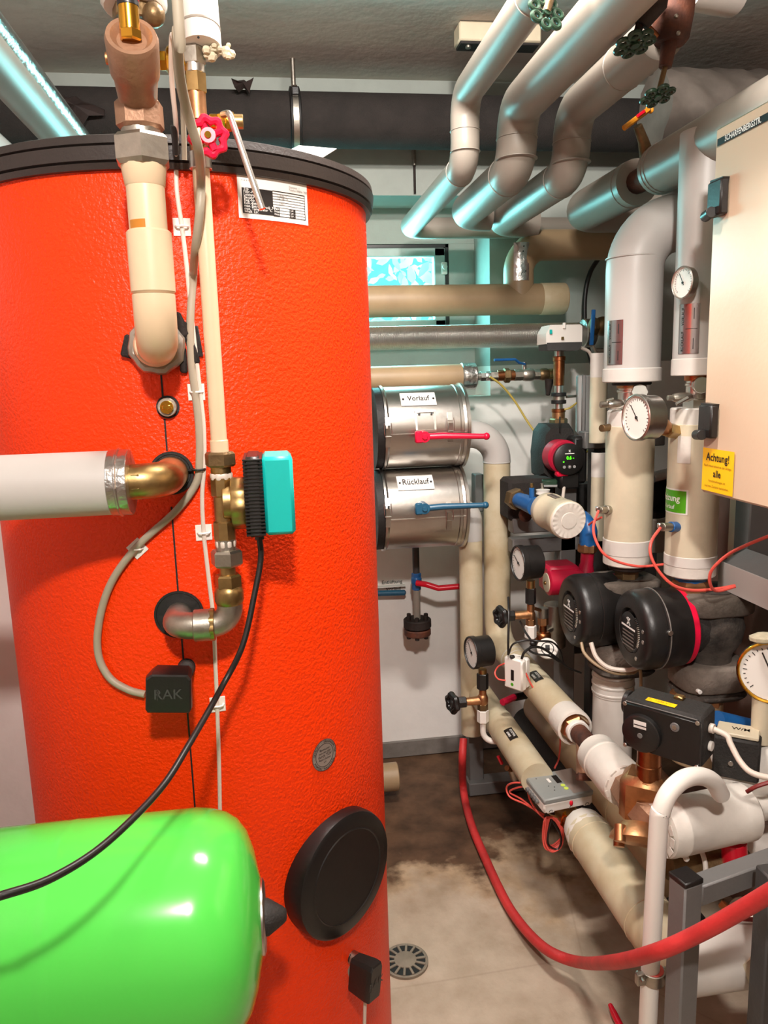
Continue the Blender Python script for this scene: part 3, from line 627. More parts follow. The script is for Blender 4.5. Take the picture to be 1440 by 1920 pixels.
for px, py, rot, wh in ((341, 426, 0, 'highest, just below the lid'), (368, 735, 0, 'beside the brass plug'), (382, 998, 0, 'below the brass elbow'), (258, 1028, .7, 'turned on edge under the grey cable loop'), (408, 1320, 0, 'beside the black sensor head')):
    p = T(px, py); f0 = twrap(tphi(p), p.z); ct = thing('cable_clip', 'white square adhesive cable clip on the tank, ' + wh, 'clip', p, 'adhesive cable clips on the orange tank')
    s = .0118; f1 = lambda x, y, o: f0(x * cos(rot) - y * sin(rot), x * sin(rot) + y * cos(rot), o)
    MB().loft([[f1(x, y, .0) for x, y in ((-s, -s), (s, -s), (s, s), (-s, s))], [f1(x, y, .0022) for x, y in ((-s, -s), (s, -s), (s, s), (-s, s))]]).obj('pad', 'plastic_white', ct, 20)
    MB().tube([f0(-.009, 0, .002), f0(-.007, 0, .009), f0(0, 0, .0115), f0(.007, 0, .009), f0(.009, 0, .002)], .0015, 6).obj('tie', 'plastic_white', ct)
q = T(372, 880, .006); n = tnorm(q); ty = thing('cable_tie', 'black cable tie holding two grey cables beside the brass elbow', 'tie', q)
MB().torus(q, (0, 0, 1), .0095, .0018, 20, 6).obj('loop', 'cable_black', ty); MB().box(q + V((-.012, -.004, 0)), .004, .002, .002).obj('tail', 'cable_black', ty)
q = T(371, 640, .003); tag(MB().box(q, .004, .003, .022, X=(1, .0, .1), Y=n0).obj('foam_strip', 'foam'), 'black foam strip stuck to the tank beside the cream elbow', 'strip')
# black supply cable of the actuator
tag(MB().tube(spline([CABA, CABA + V((0, 0, -.03)), P(478, 1110, YV - .02), P(455, 1210, YV - .04), P(415, 1290, YV - .06), P(355, 1395, .93), P(300, 1480, .86), P(200, 1580, .77), P(100, 1645, .72), P(0, 1680, .69), P(-120, 1712, .68), V((XL + .002, .66, P(-200, 1740, .76).z))], 10), .0042, 12).obj('supply_cable', 'cable_black'), 'black cable sweeping from the teal actuator across the green vessel', 'cable')

# ---- green expansion vessel
gy = .955; gz = P(250, 1748, gy).z; xr = P(494, 1748, gy).x; rg = 207 * mpp(P(350, 1748, gy))
gv = thing('expansion_vessel', 'glossy bright green expansion vessel lying in front of the tank', 'vessel', (xr - .3, gy, gz - rg))
Lg = .62; prof = [(0, .12), (.02, .6), (.05, .84), (.09, .97), (.13, 1.0)]
pr = [(t, rg * f) for t, f in prof] + [(Lg - .258, rg)] + [(Lg - .252, rg), (Lg - .248, rg * 1.003), (Lg - .245, rg * 1.004), (Lg - .242, rg * 1.003), (Lg - .238, rg), (Lg - .234, rg)] + [(Lg - .085, rg * .995), (Lg - .065, rg * .975), (Lg - .045, rg * .93), (Lg - .03, rg * .86), (Lg - .018, rg * .75), (Lg - .009, rg * .58), (Lg - .003, rg * .38), (Lg, rg * .31)]
MB().lathe((xr - Lg, gy, gz), (1, 0, 0), pr, 72).obj('shell', 'green_tank', gv, 60)
MB().lathe((xr - .012, gy, gz), (1, 0, 0), [(0, rg * .33), (.014, rg * .32), (.016, rg * .29)], 40).obj('end_flange', 'steel', gv)
MB().lathe((xr + .002, gy, gz - .002), (1, 0, 0), [(0, .0235), (.006, .0235), (.026, .011), (.03, .0075), (.031, .003)], 28).obj('valve_cap', 'black_matte', gv)
for X_ in (xr - .5, xr - .2): MB().box((X_, gy, (gz - rg) / 2 + .004), .02, .02, (gz - rg) / 2 + .004).obj('leg', 'frame_grey', gv)
# ================================================================ CEILING PIPES
def ceiling_pipe(X, r, zlow, zup, y_end, x_end, y_near, label, jl):
    t = thing('ceiling_pipe', label, 'pipe', (X, 1.85, zlow), 'grey jacketed pipes stepping down under the ceiling')
    pts = [(X, y_near, zup), (X, 1.85, zup), (X, 1.85, zlow), (X, y_end, zlow), (x_end, y_end, zlow)]
    MB().tube(fillet(pts, r * 1.55, 7), r, 32).obj('jacket', 'jacket_grey', t)
    sleeves(t, [(V((X, 1.85, (zup + zlow) / 2 + d)), (0, 0, 1), r) for d in (.0, -.045)] + [(V((X, 1.85 + r * 1.6, zlow)), (0, 1, 0), r)] + [(V((X, yy, zup)), (0, 1, 0), r) for yy in jl], 'jacket_grey', w=.003)
    return t
zl1, zu1 = P(872, 311, 1.85).z, P(868, 180, 1.85).z
X1, X2, X3 = P(872, 250, 1.85).x, P(969, 255, 1.85).x, P(1072, 262, 1.85).x
yn1 = 1.85 / 1.32
ceiling_pipe(X1, .0335, zl1, zu1, 2.60, 1.16, 1.30, 'slim grey pipe, thinnest of three stepping down near the window, ending in a green valve', (1.38,))
ceiling_pipe(X2, .047, zl1 - .004, P(972, 205, 1.85).z, 2.37, X2 + .085, .98, 'thick grey pipe, middle of three stepping down under the ceiling', (1.02,))
ceiling_pipe(X3, .044, zl1 - .012, P(1082, 212, 1.85).z, 2.45, .86, 1.43, 'grey pipe stepping down beside the rusty valve body', (1.58,))
# gate valve at the end of the slim pipe
def gate(label, base, path, rr, wc, wn, wr, m='rust'):
    t = thing('gate_valve', label, 'valve', base)
    MB().tube([V(p) for p in path], rr, 20).obj('body', m, t); wheel(t, wc, wn, wr); return t
a = V((X1, 1.30, zu1)); b = P(1024, 24, 1.22)
g = gate('rusty valve with green handwheel closing the slim grey ceiling pipe', a, [a + V((0, .01, 0)), a + V((0, -.05, 0)), a + V((0, -.12, 0))], [.022, .026, .022], b, (.25, -1, .35), .031)
MB().tube([a + V((0, -.05, 0)), b], .007, 10).obj('stem', 'old_brass', g)
a = P(1222, 8, 1.34); b = P(1190, 82, 1.36)
g = gate('dark valve with green handwheel hanging under the thick grey ceiling pipe', a, [a + V((0, 0, .03)), a, P(1200, 45, 1.35)], [.03, .026, .016], b, (.1, -.25, -1), .036, 'rust_dark')
MB().tube([P(1201, 40, 1.35), b], .007, 10).obj('stem', 'rust_dark', g)
a = P(1262, 20, 1.40); b = P(1233, 180, 1.40)
g = thing('gate_valve', 'rust brown bell-shaped valve with long stem and lowest green handwheel', 'valve', b)
MB().tube([P(1268, -40, 1.40), P(1262, 30, 1.40), P(1257, 72, 1.40), P(1256, 82, 1.40)], [.036, .035, .032, .026], 24).obj('body', 'rust', g)
MB().tube([P(1255, 80, 1.40), P(1247, 126, 1.40)], [.014, .011], 16).obj('bonnet', 'rust', g)
MB().tube([P(1248, 122, 1.40), b], .0048, 10).obj('stem', 'old_brass', g)
for q in ((1268, 30), (1272, 62)): MB().ball(P(*q, 1.366), .0038, 8).obj('bolt', 'zinc', g)
wheel(g, b, (.1, -.3, -1), .031, lobes=6)
MB().tube([P(1206, 42, 1.39), P(1232, 70, 1.39)], .006, 10).obj('gland_bolt', 'copper', g)
a = P(1318, -6, 1.32); tag(MB().tube([P(1292, -22, 1.52), P(1375, -6, 1.56)], .036, 24).obj('pipe_stub', 'jacket_white'), 'short white pipe stub at the ceiling above the rusty bell-shaped valve', 'pipe')
# strip light fitting on the ceiling
zf_ = ZC - .03; a, b = PZ(856, 66, zf_), PZ(1012, 66, zf_); lf = thing('strip_light', 'cream strip light fitting under the ceiling behind the slim grey pipe', 'lamp', (a + b) / 2)
cx_, hx_ = (a.x + b.x) / 2, (b.x - a.x) / 2
MB().box((cx_, a.y, zf_), hx_, .032, .024, b=.004).obj('housing', 'jacket_beige', lf)
MB().box((cx_, a.y, zf_ - .026), hx_ - .004, .026, .004).obj('cover', 'black_matte', lf)
MB().cyl((a.x + .03, a.y - .01, zf_ - .03), (a.x + .03, a.y - .01, zf_ - .036), .008, 14).obj('screw', 'zinc', lf)
# big black pipe along the back wall with its clamp
zd = P(600, 226, 2.50).z; rd = 48 * mpp(P(600, 226, 2.50)); dp = thing('black_drain_pipe', 'fat matt black pipe running along the back wall under the ceiling', 'pipe', (0, 2.50, zd))
MB().cyl((XL, 2.50, zd), (XR, 2.50, zd), rd, 40, ch=.01).obj('jacket', 'foam', dp)
cl = thing('pipe_clamp', 'black rubber-lined steel clamp hanging the fat black pipe from the ceiling', 'clamp', (P(556, 226, 2.5).x, 2.50, zd + rd))
cx_ = P(556, 226, 2.42).x
MB().lathe((cx_ - .017, 2.50, zd), (1, 0, 0), [(0, rd + .001), (.003, rd + .012), (.031, rd + .012), (.034, rd + .001)], 40).obj('rubber_lining', 'rubber', cl)
MB().lathe((cx_ - .009, 2.50, zd), (1, 0, 0), [(0, rd + .011), (.001, rd + .016), (.017, rd + .016), (.018, rd + .011)], 40).obj('band', 'zinc', cl)
MB().cyl((cx_, 2.50, zd + rd + .01), (cx_, 2.50, ZC), .007, 12).obj('rod', 'zinc', cl)
MB().box((cx_, 2.50 - rd - .012, zd + .05), .011, .008, .012).obj('clamp_screw', 'black_plastic', cl)
a = P(778, 362, 2.64); b = P(777, 280, 2.64); tr = thing('hanger_rod', 'thin dark hanger rod on the back wall above the window recess', 'rod', a)
MB().cyl(a, (a.x, a.y, b.z), .004, 10).obj('rod', 'rust_dark', tr); MB().cyl((a.x, a.y, b.z - .002), (a.x, a.y, b.z - .05), .0065, 10).obj('sleeve', 'zinc', tr)
# crumpled wrap at the back right of the ceiling
a = P(1170, 235, 2.42); mb = MB(); n_ = 26; rings = []
for i in range(12):
    x = a.x + .03 + i * .034; rings.append([V((x, 2.29 + .105 * cos(2 * pi * k / n_) * (1 + .1 * sin(5 * k + 2 * i)), a.z + .11 * sin(2 * pi * k / n_) * (1 + .08 * sin(3 * k + 1.7 * i)))) for k in range(n_)])
tag(mb.loft(rings).obj('wrapped_pipe', 'wrap_grey', ang=60), 'crumpled grey foil-wrapped pipe bulge behind the lowest green handwheel', 'pipe')
# right hand ceiling pipe with its gap, brass valve and lever
XQ, ZQ, rq = P(1095, 395, 2.0).x * 1.15, EYE + (P(1095, 395, 2.0).z - EYE) * 1.15, .0575
ya, yb_ = 1.96, 1.845
t = pipe('ceiling_pipe', [(XQ, .55, ZQ), (XQ, yb_, ZQ)], rq, 'jacket_grey', 'grey pipe running above the beige cabinet up to a rusty gap', joints=[((XQ, yb_ - .03, ZQ), (0, 1, 0)), ((XQ, yb_ - .015, ZQ), (0, 1, 0))])
t = pipe('ceiling_pipe', [(XQ, ya, ZQ), (XQ, 2.33, ZQ), (XQ + .24, 2.33, ZQ - .0)], rq, 'jacket_grey', 'grey pipe end with red drain tap just beyond the rusty gap', bend=.06, joints=[((XQ, ya + .03, ZQ), (0, 1, 0))])
v = thing('ball_valve', 'rusty valve with orange lever in the gap of the grey pipe above the cabinet', 'valve', (XQ, 1.90, ZQ))
MB().cyl((XQ, ya + .02, ZQ), (XQ, yb_ - .02, ZQ), .03, 16).obj('body', 'rust', v)
s0 = P(1214, 296, 1.87); s1_ = P(1196, 236, 1.84)
MB().tube([s0, P(1206, 264, 1.855), s1_], [.018, .0125, .010], 12).obj('stem', 'old_brass', v)
la, lb = P(1170, 240, 1.82), P(1216, 206, 1.84); d = (lb - la).normalized(); L = (lb - la).length
mb = MB().tube([la, lb], .0065, 8); mb.torus(lb + d * .004, (.2, -1, .2), .008, .003, 16, 6); mb.box((la + lb) / 2, L / 2, .009, .005, X=d, Y=(0, -1, 0))
mb.obj('lever', 'orange', v); MB().box(la.lerp(lb, .6) + V((0, -.01, .004)), L * .16, .003, .004, X=d, Y=(0, -1, 0)).obj('lever_mark', 'paint_red', v)
tp_ = P(1146, 394, 2.10); t = thing('drain_tap', 'small chrome drain tap with dark red lever under the grey pipe end', 'tap', tp_)
MB().cyl(tp_ + V((.01, 0, .03)), tp_ + V((0, 0, -.012)), .012, 14).obj('spout', 'zinc', t); MB().box(tp_ + V((.012, -.012, .012)), .024, .007, .005, X=(1, 0, -.35), Y=(0, 1, 0)).obj('lever', 'wire_dark_red', t)
# pipes high above the tank
a = P(60, 190, 1.9); pipe('ceiling_pipe', [(a.x, .8, a.z), (a.x, 2.44, a.z)], .047, 'jacket_grey', 'grey pipe running over the orange tank beside a foil pipe')
a = P(92, 190, 1.9); pipe('foil_pipe', [(a.x + .005, .8, a.z + .012), (a.x + .005, 2.44, a.z + .012)], .019, 'foil', 'slim shiny foil wrapped pipe over the orange tank')
a = P(5, 265, 1.9); pipe('ceiling_pipe', [(a.x - .03, .8, a.z - .02), (a.x - .03, 2.46, a.z - .02)], .045, 'jacket_pale', 'pale pipe lowest of those over the orange tank')

# ================================================================ BACK WALL PIPES
# tan pipe with tee
zt = P(870, 563, 2.47).z; YT = 2.47; xe = P(1058, 566, YT).x; t = thing('tan_pipe', 'thick tan pipe with tee branch crossing in front of the window', 'pipe', (0, YT, zt))
MB().cyl((-.5, YT, zt), (xe, YT, zt), .049, 32, ch=.02).obj('jacket', 'jacket_tan', t)
MB().lathe((P(1012, 566, YT).x, YT, zt), (1, 0, 0), [(0, .049), (.002, .0503), (xe - P(1012, 566, YT).x - .004, .0503), (xe - P(1012, 566, YT).x + .001, .047)], 32).obj('end_sleeve', 'jacket_dirty', t)
b0 = P(972, 540, YT); zb_ = P(1100, 459, YT).z
MB().tube(fillet([(b0.x, YT, zt), (b0.x, YT, zb_), (1.18, YT, zb_)], .085, 12), .048, 30).obj('branch', 'jacket_tan', t)
pa = P(970, 494, YT); fp = cwrap((b0.x, YT, pa.z), (0, 0, 1), (-.1, -1, 0), .048)
decal(t, 'foil_patch', fp, .05, .115, 'foil', 10, 6, .0012)
for (x, y) in ((.006, .045), (.004, .03), (.012, -.03)): MB().cyl(fp(x, y, .0), fp(x, y, .003), .0022, 8).obj('patch_tack', 'ink', t)
# foil pipe with actuator box
zf2 = P(870, 631, 2.40).z; t = thing('foil_pipe', 'ribbed foil wrapped pipe crossing below the tan tee pipe', 'pipe', (0, 2.40, zf2))
MB().cyl((-.5, 2.40, zf2), (P(1100, 632, 2.4).x, 2.40, zf2), .036, 30, ch=.02).obj('jacket', 'foil_ribbed', t)
x0 = P(1092, 632, 2.36).x; MB().cyl((x0, 2.36, zf2), (x0 + .035, 2.36, zf2), .044, 20).obj('end_wrap', 'foil', t)
v = thing('ball_valve', 'brass ball valve with blue lever beside the foil pipe end', 'valve', P(1115, 615, 2.3))
hstack(v, 2.30, P(1115, 612, 2.3).z, 612, [(1108, 1120, 'h', 17, 'old_brass', 'nut'), (1118, 1150, 'b', 18, 'old_brass', 'body')])
MB().box(P(1111, 614, 2.25), .006, .004, .052, X=(1, 0, -.05), b=.003).obj('lever', 'paint_blue', v)
MB().tube(fillet([P(1122, 700, 2.26), P(1122, 668, 2.26), P(1110, 645, 2.26)], .01), .004, 8).obj('drain_hook', 'zinc', v); hstack(v, 2.28, P(1120, 660, 2.28).z, 660, [(1116, 1150, 'c', 7, 'zinc', 'side_pipe')])
# black cable at the wall
tag(MB().tube(spline([P(1122, 485, 2.6), P(1107, 510, 2.6), P(1098, 545, 2.6), P(1096, 590, 2.6), P(1100, 640, 2.6), P(1112, 690, 2.6)]), .008, 10).obj('wall_cable', 'cable_black'), 'thick black cable curving down the wall behind the white actuator box', 'cable')
# riser with actuator box and small circulator
XU = P(1048, 700, 2.28).x; YU = 2.28; t = thing('pump_riser', 'vertical copper and brass riser above the small display pump', 'pipe', (XU, YU, 1.2))
vstack(t, XU, YU, 1048, [(652, 674, 'c', 9, 'chrome', 'nipple'), (672, 723, 'c', 10.5, 'copper', 'pipe_section'), (668, 677, 'c', 12, 'copper', 'collar'), (720, 770, 'c', 8, 'chrome', 'tube'), (736, 743, 'c', 14, 'rubber', 'clamp_ring'), (742, 751, 'c', 11, 'zinc', 'clamp_band'), (750, 757, 'c', 14, 'rubber', 'clamp_ring'), (766, 773, 'c', 13, 'copper', 'flange'), (772, 787, 'c', 12, 'bronze', 'sleeve'), (784, 797, 'h', 17, 'old_brass', 'union_nut')])
MB().tube([P(1062, 744, 2.27), P(1088, 742, 2.3)], .004, 8).obj('clamp_rod', 'zinc', t)
bx_ = P(1058, 634, 2.22); t = thing('valve_actuator', 'small white and dark grey actuator box on the copper riser', 'actuator', bx_)
u_ = mpp(bx_)
MB().prism(P(1024, 645, 2.20), (1, .04, 0), (0, 0, 1), [(0, 0), (.112, -.002), (.112, .048), (.106, .054), (.014, .054), (.0, .03)], -.07).obj('cover', 'plastic_white', t, 20)
MB().prism(P(1025, 657, 2.20), (1, .04, 0), (0, 0, 1), [(.003, 0), (.1, -.002), (.11, .012), (.11, .022), (0, .022)], -.066).obj('base', 'frame_dark', t, 20)
MB().box(P(1033, 622, 2.195), .004, .001, .006).obj('display_window', 'teal', t); MB().box(P(1055, 634, 2.196), .004, .001, .004).obj('emblem', 'brass', t)
MB().cyl(P(1058, 616, 2.2), P(1058, 605, 2.2), .0045, 10).obj('manual_knob', 'plastic_white', t)
tag(MB().tube(spline([P(1090, 652, 2.24), P(1106, 662, 2.25), P(1112, 690, 2.26), P(1108, 712, 2.27)]), .005, 10).obj('actuator_cable', 'cable_white'), 'short white cable from the actuator box to the grey control unit', 'cable')
# small circulator with display
pc = P(1050, 850, 2.2); pu = mpp(pc); pz = V((pc.x, YU - .02, pc.z)); t = thing('display_pump', 'small circulator pump in black foam shell with green lit display', 'pump', pz)
o = [(-34, -42), (-20, -54), (22, -54), (36, -40), (38, 0), (33, 40), (24, 54), (-20, 54), (-31, 40), (-36, 0)]
o = [(a * pu, b * pu) for a, b in o]; o.reverse()
MB().loft([[pz + V((a * f, y, b * f)) for a, b in o] for y, f in ((.05, .9), (.04, 1), (-.03, 1), (-.055, .86))]).obj('foam_shell', 'black_matte', t, 30)
MB().box(pz + V((0, -.056, .085)), .0012, .004, .024).obj('shell_joint', 'ink', t)
fc = P(1060, 857, 2.13); fnr = V((.0, -1, .02)).normalized(); fc2 = fc
MB().lathe(fc - fnr * .06, fnr, [(0, .049), (.05, .049), (.056, .043)], 32).obj('red_housing', 'pump_red', t)
fd = fc + V((.009, -.006, -.006))
MB().lathe(fd - fnr * .01, fnr, [(0, .046), (.012, .046), (.014, .043)], 36).obj('control_face', 'black_plastic', t)
fl = flat(fd + fnr * .0042, (1, .0, 0), (0, .02, 1))
def cross_logo(parent, fn, s, m='ink_white'):
    mb = MB()
    for a, (dx, dy), L in ((.9, (0, 0), 1.0), (2.2, (0, 0), 1.0), (.3, (-.25, .32), .45), (2.8, (.25, -.32), .4)):
        c, e = fn(dx * s, dy * s, .0004), (fn(cos(a), sin(a), 0) - fn(0, 0, 0)).normalized(); nn = (fn(0, 0, 1) - fn(0, 0, 0)).normalized()
        mb.box(c, s * .5 * L, s * .09, .0003, X=e, Y=nn.cross(e), b=.0001)
    return mb.obj('emblem', m, parent)
cross_logo(t, lambda x, y, o: fl(x, y + .024, o), .008); rect(t, 'emblem_bar', fl, -.014, .014, .0155, .0175, 'ink_white', .0006, 1)
text('display_digits', '0.6 -', fl, .014, 'display_green', t, .0006, .02, .9, .002, .004); MB().cyl(fl(-.018, -.007, 0), fl(-.018, -.007, .0007), .0022, 10).obj('status_light', 'display_green', t)
for i, x in enumerate((-.016, .0, .0145)): MB().cyl(fl(x, -.022, 0), fl(x, -.022, .0014), .0045 if i != 1 else .0055, 14).obj('button', 'plastic_grey' if i != 1 else 'frame_grey', t)
text('button_mark', '>', fl, .008, 'ink_white', t, .002, .03, 1, 0, -.022)
MB().box(P(1053, 888, 2.14), .018, .012, .008, b=.004).obj('red_clip', 'handle_red', t); MB().box(P(1062, 900, 2.16), .03, .03, .024, b=.006).obj('terminal_box', 'black_plastic', t)
MB().box(P(1076, 860, 2.2), .022, .05, .07, b=.008).obj('rear_housing', 'black_plastic', t)
t = thing('pump_union', 'brass union under the small display pump', 'fitting', P(1045, 925, YU)); vstack(t, XU - .005, YU, 1045, [(900, 914, 'h', 15, 'old_brass', 'union_nut'), (912, 932, 'c', 12, 'copper', 'nipple'), (928, 960, 'c', 14, 'zinc', 'adapter')])
tag(MB().tube([P(1058, 910, 2.14), P(1055, 936, 2.1)], .005, 10).obj('pump_cable', 'cable_white'), 'short white cable dropping out of the small display pump', 'cable')
tag(MB().tube(spline([P(918, 706, 2.36), P(940, 722, 2.36), P(965, 752, 2.36), P(990, 792, 2.34), P(1016, 828, 2.31)]), .0035, 8).obj('earth_wire', 'cable_yellow'), 'yellow green earth wire slanting from the brass fittings to the display pump', 'cable')
tag(MB().tube(spline([P(1058, 768, 2.26), P(1070, 764, 2.26), P(1088, 750, 2.3)]), .003, 8).obj('earth_wire', 'cable_yellow'), 'short yellow wire between the riser clamp and the grey control unit', 'cable')
tag(MB().tube(spline([P(1082, 856, 2.24), P(1096, 850, 2.26), P(1112, 838, 2.3), P(1130, 834, 2.3)]), .003, 8).obj('earth_wire', 'cable_yellow'), 'yellow wire running from the display pump behind the steel rail', 'cable')
c = P(1100, 758, 2.27); t = thing('control_unit', 'narrow grey control unit with white cables behind the copper riser', 'controller', c)
MB().box(c, .03, .055, .088, X=(1, -.35, 0), Y=(.35, 1, 0), b=.004).obj('case', 'plastic_grey', t); MB().box(c + V((-.024, -.03, 0)), .006, .03, .09, X=(1, -.35, 0), Y=(.35, 1, 0)).obj('side_plate', 'frame_grey', t)
MB().tube([P(1094, 804, 2.24), P(1106, 816, 2.22)], .005, 8).obj('cable_tail', 'cable_white', t)
# third tan pipe with foil end, its chain of valves
z3 = P(790, 708, 2.42).z; t = thing('tan_pipe', 'short tan pipe with foil end above the steel drums', 'pipe', (.2, 2.42, z3))
hstack(t, 2.42, z3, 710, [(560, 872, 'c', 23.5, 'jacket_tan', 'jacket', dict(ch=.02)), (864, 891, 'c', 24.5, 'foil', 'foil_end')])
v = thing('valve_chain', 'row of brass fittings and ball valve with flat blue lever beside the tan pipe', 'valve', P(930, 704, 2.40))
zc_ = P(950, 704, 2.40).z
hstack(v, 2.40, zc_, 704, [(888, 902, 'c', 8, 'chrome', 'nipple'), (900, 912, 'h', 9, 'chrome', 'nut'), (910, 920, 'k', 9, 'chrome', 'thread'), (918, 936, 'h', 10, 'zinc', 'nut'), (932, 946, 'c', 10, 'copper', 'sleeve'), (944, 956, 'h', 14, 'old_brass', 'union_nut'), (954, 966, 'c', 10, 'copper', 'sleeve'), (963, 980, 'o', 11, 'zinc', 'body'), (978, 1002, 'b', 12, 'zinc', 'body'), (1000, 1012, 'o', 10, 'zinc', 'body'), (1010, 1030, 'b', 11, 'old_brass', 'tee'), (1028, 1046, 'c', 10, 'brass', 'nipple')])
MB().cyl(P(983, 694, 2.40), P(983, 679, 2.40), .007, 12).obj('stem', 'chrome', v)
MB().tube(fillet([P(984, 683, 2.38), P(973, 680, 2.36), P(966, 674, 2.35), P(927, 675, 2.33)], .006, 4), .0042, 8).obj('lever', 'paint_blue', v)
MB().cyl(P(1030, 712, 2.37), P(1027, 741, 2.36), .015, 12, r2=.007).obj('drain_spout', 'rust_dark', v)
# ---- the two steel drums
def drum(py, label, word, px0, px1, rpx, lever_m, lx, ly, tipx, tipy, plate, frame_):
    Y = 2.30; c0, c1 = P(px0, py, Y), P(px1, py, Y); Z = P((px0 + px1) / 2, py, Y).z; r = rpx * mpp(c0); L = c1.x - c0.x
    t = thing('steel_drum', label, 'drum', ((c0.x + c1.x) / 2, Y, Z - r))
    MB().lathe((c0.x, Y, Z), (1, 0, 0), [(0, r * .98), (.0, r + .004), (.006, r + .005), (.012, r), (L - .03, r), (L - .028, r + .002), (L - .02, r + .002), (L - .018, r), (L - .01, r + .001), (L - .008, r + .006), (L, r + .006), (L, r * .5)], 72).obj('shell', 'steel', t)
    MB().lathe((c0.x - .022, Y, Z), (1, 0, 0), [(0, r * .99), (.021, r * .99)], 56).obj('end_ring', 'rubber', t)
    sw = cwrap((0, Y, Z), (1, 0, 0), (0, -1, -.1), r, True)         # y runs around the drum
    s = 1 if sw(0, .02).z > sw(0, 0).z else -1
    W = lambda x, y, o=0: sw(x, y * s, o)
    MB().loft([[W(c0.x + .015, y, o) for y, o in ((-.0015, 0), (-.0015, .003), (.0015, .003), (.0015, 0))], [W(c1.x - .012, y, o) for y, o in ((-.0015, 0), (-.0015, .003), (.0015, .003), (.0015, 0))]]).obj('shell_joint', 'chrome', t)
    # label plate
    x, y = P(plate[0], plate[1], Y - r).x, 0
    q = P(plate[0], plate[1], Y - r); yy = r * math.asin(max(-1, min(1, (q.z - Z) / r))) + .1 * r
    pw, ph = plate[2] * mpp(q), plate[3] * mpp(q); fnp = lambda a, b, o: W(q.x + a, yy + b, o)
    lp_ = decal(t, 'name_plate', fnp, pw, ph, 'label_white', 2, 6, .003)
    text('lettering', word, fnp, ph * .54, 'ink', lp_, .0042, .008, .82)
    for e in (-1, 1): MB().cyl(fnp(e * pw * .43, -.002, .002), fnp(e * pw * .43, -.002, .005), .0032, 10).obj('rivet', 'ink', lp_)
    for (lx_, ly_) in ((px0 + 15, py + 6), (px1 - 20, py - 4 if word == 'Vorlauf' else py + 12)):       # toggle latches
        q2 = P(lx_, ly_, Y - r); y2 = r * math.asin(max(-1, min(1, (q2.z - Z) / r))) + .1 * r; fq = lambda a, b, o: W(q2.x + a, y2 + b, o)
        la_ = MB().loft([[fq(a, .035, o) for a, o in ((-.007, 0), (.007, 0), (.007, .004), (-.007, .004))], [fq(a, .012, o) for a, o in ((-.007, 0), (.007, 0), (.007, .006), (-.007, .006))]]).obj('latch', 'chrome', t)
        MB().loft([[fq(a, .004, o) for a, o in ((-.006, .002), (.006, .002), (.006, .012), (-.006, .012))], [fq(a, -.048, o) for a, o in ((-.0075, .002), (.0075, .002), (.0075, .009), (-.0075, .009))]]).obj('latch_lever', 'zinc', la_)
        MB().tube([fq(-.01, .018, .006), fq(-.011, -.008, .01), fq(-.009, -.018, .01), fq(.009, -.018, .01), fq(.011, -.008, .01), fq(.01, .018, .006)], .0013, 6).obj('latch_wire', 'chrome', la_)
    if frame_:
        q3 = P(798, 790, Y - r); y3 = r * math.asin((q3.z - Z) / r) + .1 * r; fq = lambda a, b, o: W(q3.x + a, y3 + b, o)
        hf = MB()
        for a0, a1, b0, b1 in ((-.03, -.024, -.026, .03), (.024, .03, -.026, .03), (-.03, .03, .024, .03), (-.03, .03, -.03, -.024)):
            hf.loft([[fq(a, b, o) for a, b in ((a0, b0), (a1, b0), (a1, b1), (a0, b1))] for o in (0, .008)])
        hf = hf.obj('card_holder', 'chrome', t); decal(hf, 'card', fq, .046, .048, 'steel', 1, 4, .0035)
        for e in (-1, 1): MB().cyl(fq(e * .018, .02, .003), fq(e * .018, .02, .009), .0035, 10).obj('screw', 'black_plastic', hf)
    pv = P(lx, ly, Y - r - .03); tip = P(tipx, tipy, Y - r - .055)
    v = MB().cyl((pv.x, Y - r + .01, pv.z), (pv.x, pv.y - .012, pv.z), .016, 20).obj('lever_hub', lever_m, t)
    MB().tube([pv + V((.008, 0, 0)), pv.lerp(tip, .3) + V((0, 0, .002)), pv.lerp(tip, .92), tip], [.0095, .0095, .0078, .0078], 14).ball(tip, .0105).box(pv + V((-.016, -.004, 0)), .011, .008, .017, b=.004).obj('lever', lever_m, t)
    MB().hexn((pv.x, pv.y - .01, pv.z), (pv.x, pv.y - .018, pv.z), .008).obj('lever_nut', lever_m, t)
    return t, Z
d1, zd1 = drum(800, 'stainless steel drum with Vorlauf plate and red lever on the back wall', 'Vorlauf', 712, 864, 76, 'handle_red', 795, 819, 912, 818, (788, 749, 68, 32), True)
d2, zd2 = drum(951, 'stainless steel drum with Rücklauf plate and blue lever on the back wall', 'Rücklauf', 712, 862, 76, 'blue_teal', 795, 953, 910, 947, (783, 908, 70, 34), False)
